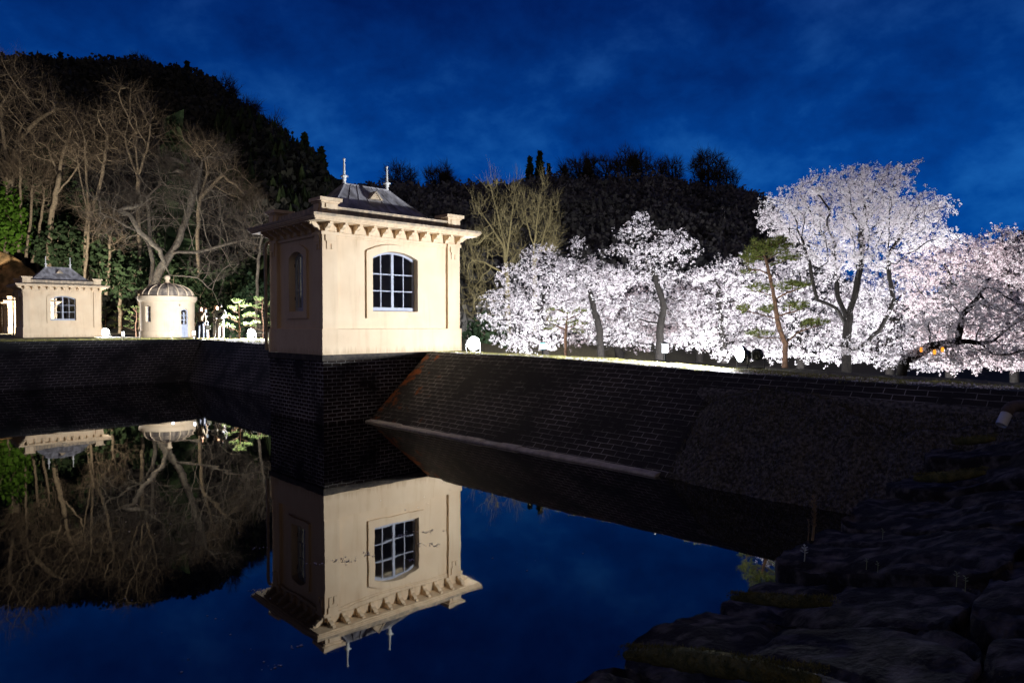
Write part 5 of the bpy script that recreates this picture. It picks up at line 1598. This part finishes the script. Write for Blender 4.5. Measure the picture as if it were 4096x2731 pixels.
# ------------------------------------------------------------------ near bank: soil, then flat stones along the water
def bank_z(u, v):
    z = .30 + .52 * sm(2.4, .4, v) + .45 * sm(.6, -1.5, v) + .75 * sm(5.5, 9.6, u) * sm(2.6, 1.0, v) * .9
    z -= 1.2 * sm(2.25, 2.75, v)
    n = .07 * nz2(u, v, 1.5, 3) + .03 * nz2(u, v, 5, 8) + .015 * nz2(u, v, 14, 1)
    return z + n
M['banksoil'] = mat('dark bank soil', (0.05, 0.045, 0.032), (0.022, 0.022, 0.018), scale=6, rough=1.0, bump=1.0, bscale=24, bdist=.04)
tag(grid(span(-12, 0, .5) + span(.1, 11.0, .07), span(-9, -1, .5) + span(-.9, 2.9, .07), bank_z, 'stone_bank', M['banksoil']), kind='structure')
def stone(u0, u1, v0, v1, zl, label, seed, th=.30, tilt=0):
    R_ = random.Random(seed)
    n = 26
    b = MB(); uc, vc = (u0 + u1) / 2, (v0 + v1) / 2; hu, hv = (u1 - u0) / 2, (v1 - v0) / 2
    cx, cy, _ = W(uc + .30 * (vc - 2.35), vc)
    sd = seed * 3.7
    rows = [(-.95, 0), (-.5, .9), (0.0, 1.0)]
    m_ = 90
    ring = []
    for lev in range(17):
        # lev 0..3 side, 4..8 over the top
        for k in range(m_):
            a = 2 * math.pi * k / m_
            ca, sa = math.cos(a), math.sin(a)
            e = 7.0
            rr = 1 / ((abs(ca) ** e + abs(sa) ** e) ** (1 / e))
            rr *= 1 + .10 * noise.noise(Vector((ca * 1.3 + sd, sa * 1.3, 1))) + .04 * noise.noise(Vector((ca * 4 + sd, sa * 4, 2)))
            if lev < 4:
                f = (.985, 1.0, 1.005, .995)[lev]; z = -th * (1, .5, .18, .05)[lev]
            else:
                f = (.97, .93, .88, .82, .75, .68, .60, .51, .42, .33, .23, .12, .0)[lev - 4]; z = (-.015, -.004, .0, .004, .008, .01, .012, .014, .016, .018, .019, .02, .02)[lev - 4]
            u = uc + hu * rr * ca * f; v = vc + hv * rr * sa * f
            zz = zl + z + bank_slope(v) + .045 * noise.noise(Vector((u * 2.1 + sd, v * 2.1, 0))) + .022 * noise.noise(Vector((u * 6 + sd, v * 6, 3))) + .012 * noise.noise(Vector((u * 17, v * 17, sd))) - .06 * max(0, .12 - abs(noise.noise(Vector((u * 1.5 + sd, v * 1.1, 7))))) / .12 * (lev > 3)
            zz += tilt * (u - uc)
            x, y, _ = W(u + .30 * (v - 2.35), v)
            b.v.append((x - cx, y - cy, zz))
    for l in range(16):
        for k in range(m_):
            k2 = (k + 1) % m_
            b.f.append((l * m_ + k, l * m_ + k2, (l + 1) * m_ + k2, (l + 1) * m_ + k)); b.uv.append(None)
    o = b.build('bank_stone', M['rock'], smooth=True); o.location = (cx, cy, 0)
    tag(o, label, 'stone', 'flat dark stones edging the near bank')
def bank_slope(v):
    return .52 * sm(2.4, .4, v) + .45 * sm(.6, -1.5, v)
SL_ = [(1.15, 2.02, 1.25, 2.35, .36, 'small edge stone at the bottom of the photo with pale lichen'), (2.06, 3.02, .95, 2.38, .40, 'large smooth edge stone just below the long moss strip'),
      (3.07, 4.02, .75, 2.42, .42, 'broad edge stone between the long and the short moss strips'), (4.06, 4.90, .95, 2.36, .44, 'edge stone with the bright white seedling on its corner'),
      (4.95, 6.05, .90, 2.46, .52, 'edge stone behind the white seedling'), (6.1, 7.25, .95, 2.46, .58, 'dark edge stone in the middle of the bank'),
      (7.3, 8.5, .9, 2.44, .66, 'edge stone with the pale chip on top'), (8.55, 9.7, .9, 2.44, .82, 'farthest edge stone under the drain pipe'),
      (1.6, 2.9, -.6, .90, .42, 'inner stone at the lower right corner of the photo'), (2.95, 4.1, -.7, .70, .44, 'inner stone behind the broad edge stone'), (4.15, 5.3, -.5, .88, .50, 'inner stone at the right edge with bluish lichen'),
      (5.35, 6.7, -.4, .85, .60, 'inner stone at the right edge below the pipe'), (6.75, 8.2, -.4, .85, .76, 'highest inner stone near the pipe')]
SL = [(a - .03, b_ + .03, c - .04, d, z - (.05, .03, .04, .06, .045)[i % 5], lb) for i, (a, b_, c, d, z, lb) in enumerate(SL_)]
for i, (a, b_, c, d, z, lb) in enumerate(SL):
    stone(a, b_, c, d, z, lb, i + 1, tilt=(.03, -.03, .02, -.02, .03)[i % 5])
# moss strips in the joints
def moss(path, label, w, seed):
    R_ = np.random.default_rng(seed)
    b = MB(); pts = []
    for i in range(len(path) - 1):
        for k in range(8):
            t = k / 8; pts.append([path[i][j] + (path[i + 1][j] - path[i][j]) * t for j in range(3)])
    pts.append(list(path[-1]))
    n = len(pts)
    P3 = [Vector(W(p[0] + .30 * (p[1] - 2.35), p[1], p[2])) for p in pts]
    c = P3[0].copy()
    b.tube([p - c for p in P3], [w * (.35 + .65 * math.sin(math.pi * min(1, (i + .6) / n))) * (1 + .08 * math.sin(i * 1.1) + .06 * math.sin(i * 2.3)) for i in range(n)], 9)
    root_ = tag(empty('moss_strip', c), label, 'moss', 'moss strips in the joints of the bank')
    b.build('cushion', M['moss'], root_, smooth=True)
    cc = np.array([list(p - c) for p in P3]); k = np.repeat(np.arange(n), 150)
    a = R_.uniform(0, 3.14, len(k)); side = np.array([sU * 0 + cU, sU, 0])
    p0 = cc[k] + np.outer(np.cos(a) * w * .95, side) + np.outer(np.sin(a) * w * .9, [0, 0, 1]) + R_.normal(size=(len(k), 3)) * [.012, .012, .004]
    d = R_.normal(size=(len(k), 3)) * .4 + np.outer(np.cos(a), side) + np.outer(np.sin(a), [0, 0, 1])
    L = .011 * R_.uniform(.5, 1.3, (len(k), 1)); s_ = R_.normal(size=(len(k), 3)) * .002
    v = np.stack([p0 - s_, p0 + s_, p0 + d * L], axis=1).reshape(-1, 3)
    fastmesh('moss_tufts', v, np.arange(len(v)).reshape(-1, 3), M['moss'], root_)
moss([(3.04, 2.30, .42), (3.05, 2.0, .54), (3.03, 1.7, .66), (3.02, 1.35, .78), (3.04, 1.1, .86)], 'long thick moss strip in the joint of the two largest edge stones', .055, 1)
moss([(4.04, 2.2, .50), (4.04, 1.95, .58), (4.03, 1.7, .66), (4.03, 1.5, .73)], 'short mossy strip in the next joint up the bank', .035, 2)
moss([(7.28, 2.1, .78), (7.27, 1.8, .86), (7.28, 1.5, .96)], 'distant moss patch near the pale chip', .05, 3)
moss([(8.52, 2.1, .98), (8.53, 1.7, 1.08)], 'farthest moss patch on the bank', .045, 4)

def seedling(pos, h, label, m, seed, n=9, plume=False, name='seedling'):
    R_ = np.random.default_rng(seed)
    T = tag(empty(name, pos), label, 'weed', 'weeds growing on the bank')
    b = MB(); b.tube([(0, 0, -.02), (h * .05, 0, h * .5), (h * .02, 0, h * .95)], [h * .035, h * .03, h * .018], 6); b.build('stem', m, T)
    V = []; Q = []; k = 0
    for i in range(n):
        z = h * (.55 + .45 * i / n) if not plume else h * (.25 + .75 * i / n)
        a = i * 2.4; L = h * (.30 if not plume else .16) * R_.uniform(.7, 1.2)
        d = np.array([math.cos(a), math.sin(a), .5 if not plume else 1.3]); d /= np.linalg.norm(d)
        s_ = np.array([-math.sin(a), math.cos(a), 0]) * L * .28
        p = np.array([h * .03, 0, z])
        V += [p, p + d * L * .5 + s_, p + d * L + np.array([0, 0, -.1 * L]), p + d * L * .5 - s_]; Q.append((k, k + 1, k + 2, k + 3)); k += 4
    fastmesh('leaves', np.array(V), np.array(Q), m, T)
M['pale'] = leafmat('white seedling', (.7, .75, .6), (.85, .88, .75), .3, 8)
seedling(P(3216, 2248, 5.05), .12, 'bright white stemmed seedling at the corner of an edge stone', M['pale'], 1, 12)
seedling(P(3250, 2150, 5.2), .30, 'tall dry seed stalk standing at the water edge', M['dry'], 2, 34, True, 'dry_stalk')
seedling(P(3232, 2150, 5.25), .14, 'short dry stalk beside the tall one', M['dry'], 3, 16, True, 'dry_stalk')
for i, (px, py, Y, lb) in enumerate(((3530, 2145, 5.0, 'pale sprout on the stone behind the white seedling'), (3465, 2265, 4.5, 'left one of two sprouts in the middle of a dark stone'), (3510, 2280, 4.4, 'right one of two sprouts in the middle of a dark stone'),
                                   (3825, 2330, 3.4, 'green sprout near the right edge of the bank'), (3860, 2350, 3.3, 'lighter green sprout near the right edge of the bank'), (3005, 2715, 2.9, 'tiny sprout at the end of the long moss strip'))):
    seedling(P(px, py, Y), .055, lb, M['weed'], 10 + i, 7)

# ------------------------------------------------------------------ verge cover
rng = np.random.default_rng(5)
def scatter(n, ulo, uhi, vlo, vhi, zf=ground_z, lift=.0):
    u = rng.uniform(ulo, uhi, n); v = rng.uniform(vlo, vhi, n)
    return np.array([[*W(a, c)[:2], zf(a, c) + lift] for a, c in zip(u, v)])
cc = np.concatenate([scatter(5000, UT + .05, 12.6, 5, 20, lift=.012), scatter(2500, UT, 12.4, 2, 9, lift=.012), scatter(2500, -14, 10, VA + .4, 36, lift=.012), scatter(1500, 10, 16, 20, 30, lift=.012)])
v, q = leaves(cc, .016, rng, flat=.4)
tag(fastmesh('fallen_petals', v, q, M['petal']), 'fallen petals and gravel scattered over the verge', 'petals', kind='stuff')
def grass(name, cc, L, w, m, label):
    n = len(cc); d = rng.normal(size=(n, 3)) * .45; d[:, 2] = 1
    d /= np.linalg.norm(d, axis=1)[:, None]; LL = L * rng.uniform(.4, 1.3, (n, 1))
    s_ = rng.normal(size=(n, 3)); s_[:, 2] = 0; s_ /= np.linalg.norm(s_, axis=1)[:, None]; s_ *= w
    v = np.stack([cc - s_, cc + s_, cc + d * LL], axis=1).reshape(-1, 3)
    return tag(fastmesh(name, v, np.arange(len(v)).reshape(-1, 3), m), label, 'grass', kind='stuff')
cl_ = scatter(500, UT + .02, 12.6, 3, 19)
k = rng.integers(0, len(cl_), 22000)
grass('verge_grass', np.concatenate([cl_[k] + rng.normal(size=(len(k), 3)) * [.06, .06, 0], scatter(9000, 11.2, 13.2, 2, 20)]), .05, .004, M['grass'], 'short yellow green grass on the crest')
grass('lawn', np.concatenate([scatter(16000, -14, 12, VA + .3, 42), scatter(5000, 10.6, 18, 20, 32)]), .07, .009, M['grass'], 'lit lawn in front of the hut and the visitors')
M['dgrass'] = leafmat('dark litter grass', (.08, .085, .05), (.17, .15, .10), .2, 3)
cc = scatter(14000, 8.4, 9.9, 1.3, 5.9, deb_z)
grass('slope_weeds', cc, .06, .005, M['dgrass'], 'low dark weeds on the litter slope')
grass('bank_grass', scatter(16000, .5, 10.5, -2.0, 1.1, bank_z), .05, .004, M['dgrass'], 'low dark grass and weeds between the bank stones')

# floating petals and leaves on the water
pts = []
for (px, py, n, sx, sy) in ((1610, 2140, 50, 34, 7), (1700, 2125, 30, 45, 6), (1720, 2175, 34, 35, 8), (1370, 2240, 40, 45, 11), (1470, 2215, 30, 20, 14), (1640, 2235, 18, 15, 6), (1265, 2255, 20, 35, 4), (1030, 2360, 30, 40, 6),
                            (1180, 2580, 16, 30, 8), (1100, 2660, 16, 50, 16), (880, 2460, 8, 120, 60), (500, 2400, 6, 90, 12), (1040, 2190, 16, 26, 5), (700, 2100, 10, 250, 120), (2150, 2230, 8, 200, 80), (850, 2600, 10, 300, 60), (1600, 2000, 10, 200, 60)):
    for i in range(n):
        x = px + random.gauss(0, 1) * sx * .6; y = py + random.gauss(0, 1) * sy * .6
        d = P(x, y, 1.0) - Vector((0, 0, CAMZ))
        t = -(CAMZ - .003) / d.z
        pts.append((d.x * t, d.y * t, .004))
pts = np.array(pts)
pts = pts[rng.uniform(size=len(pts)) < .6]
v, q = leaves(pts, .009, rng, flat=.96)
v[:, 2] = np.clip(v[:, 2], .002, .010)
tag(fastmesh('floating_petals', v, q, M['petal']), 'loose petals and bits of leaf floating on the still water', 'petals', kind='stuff')
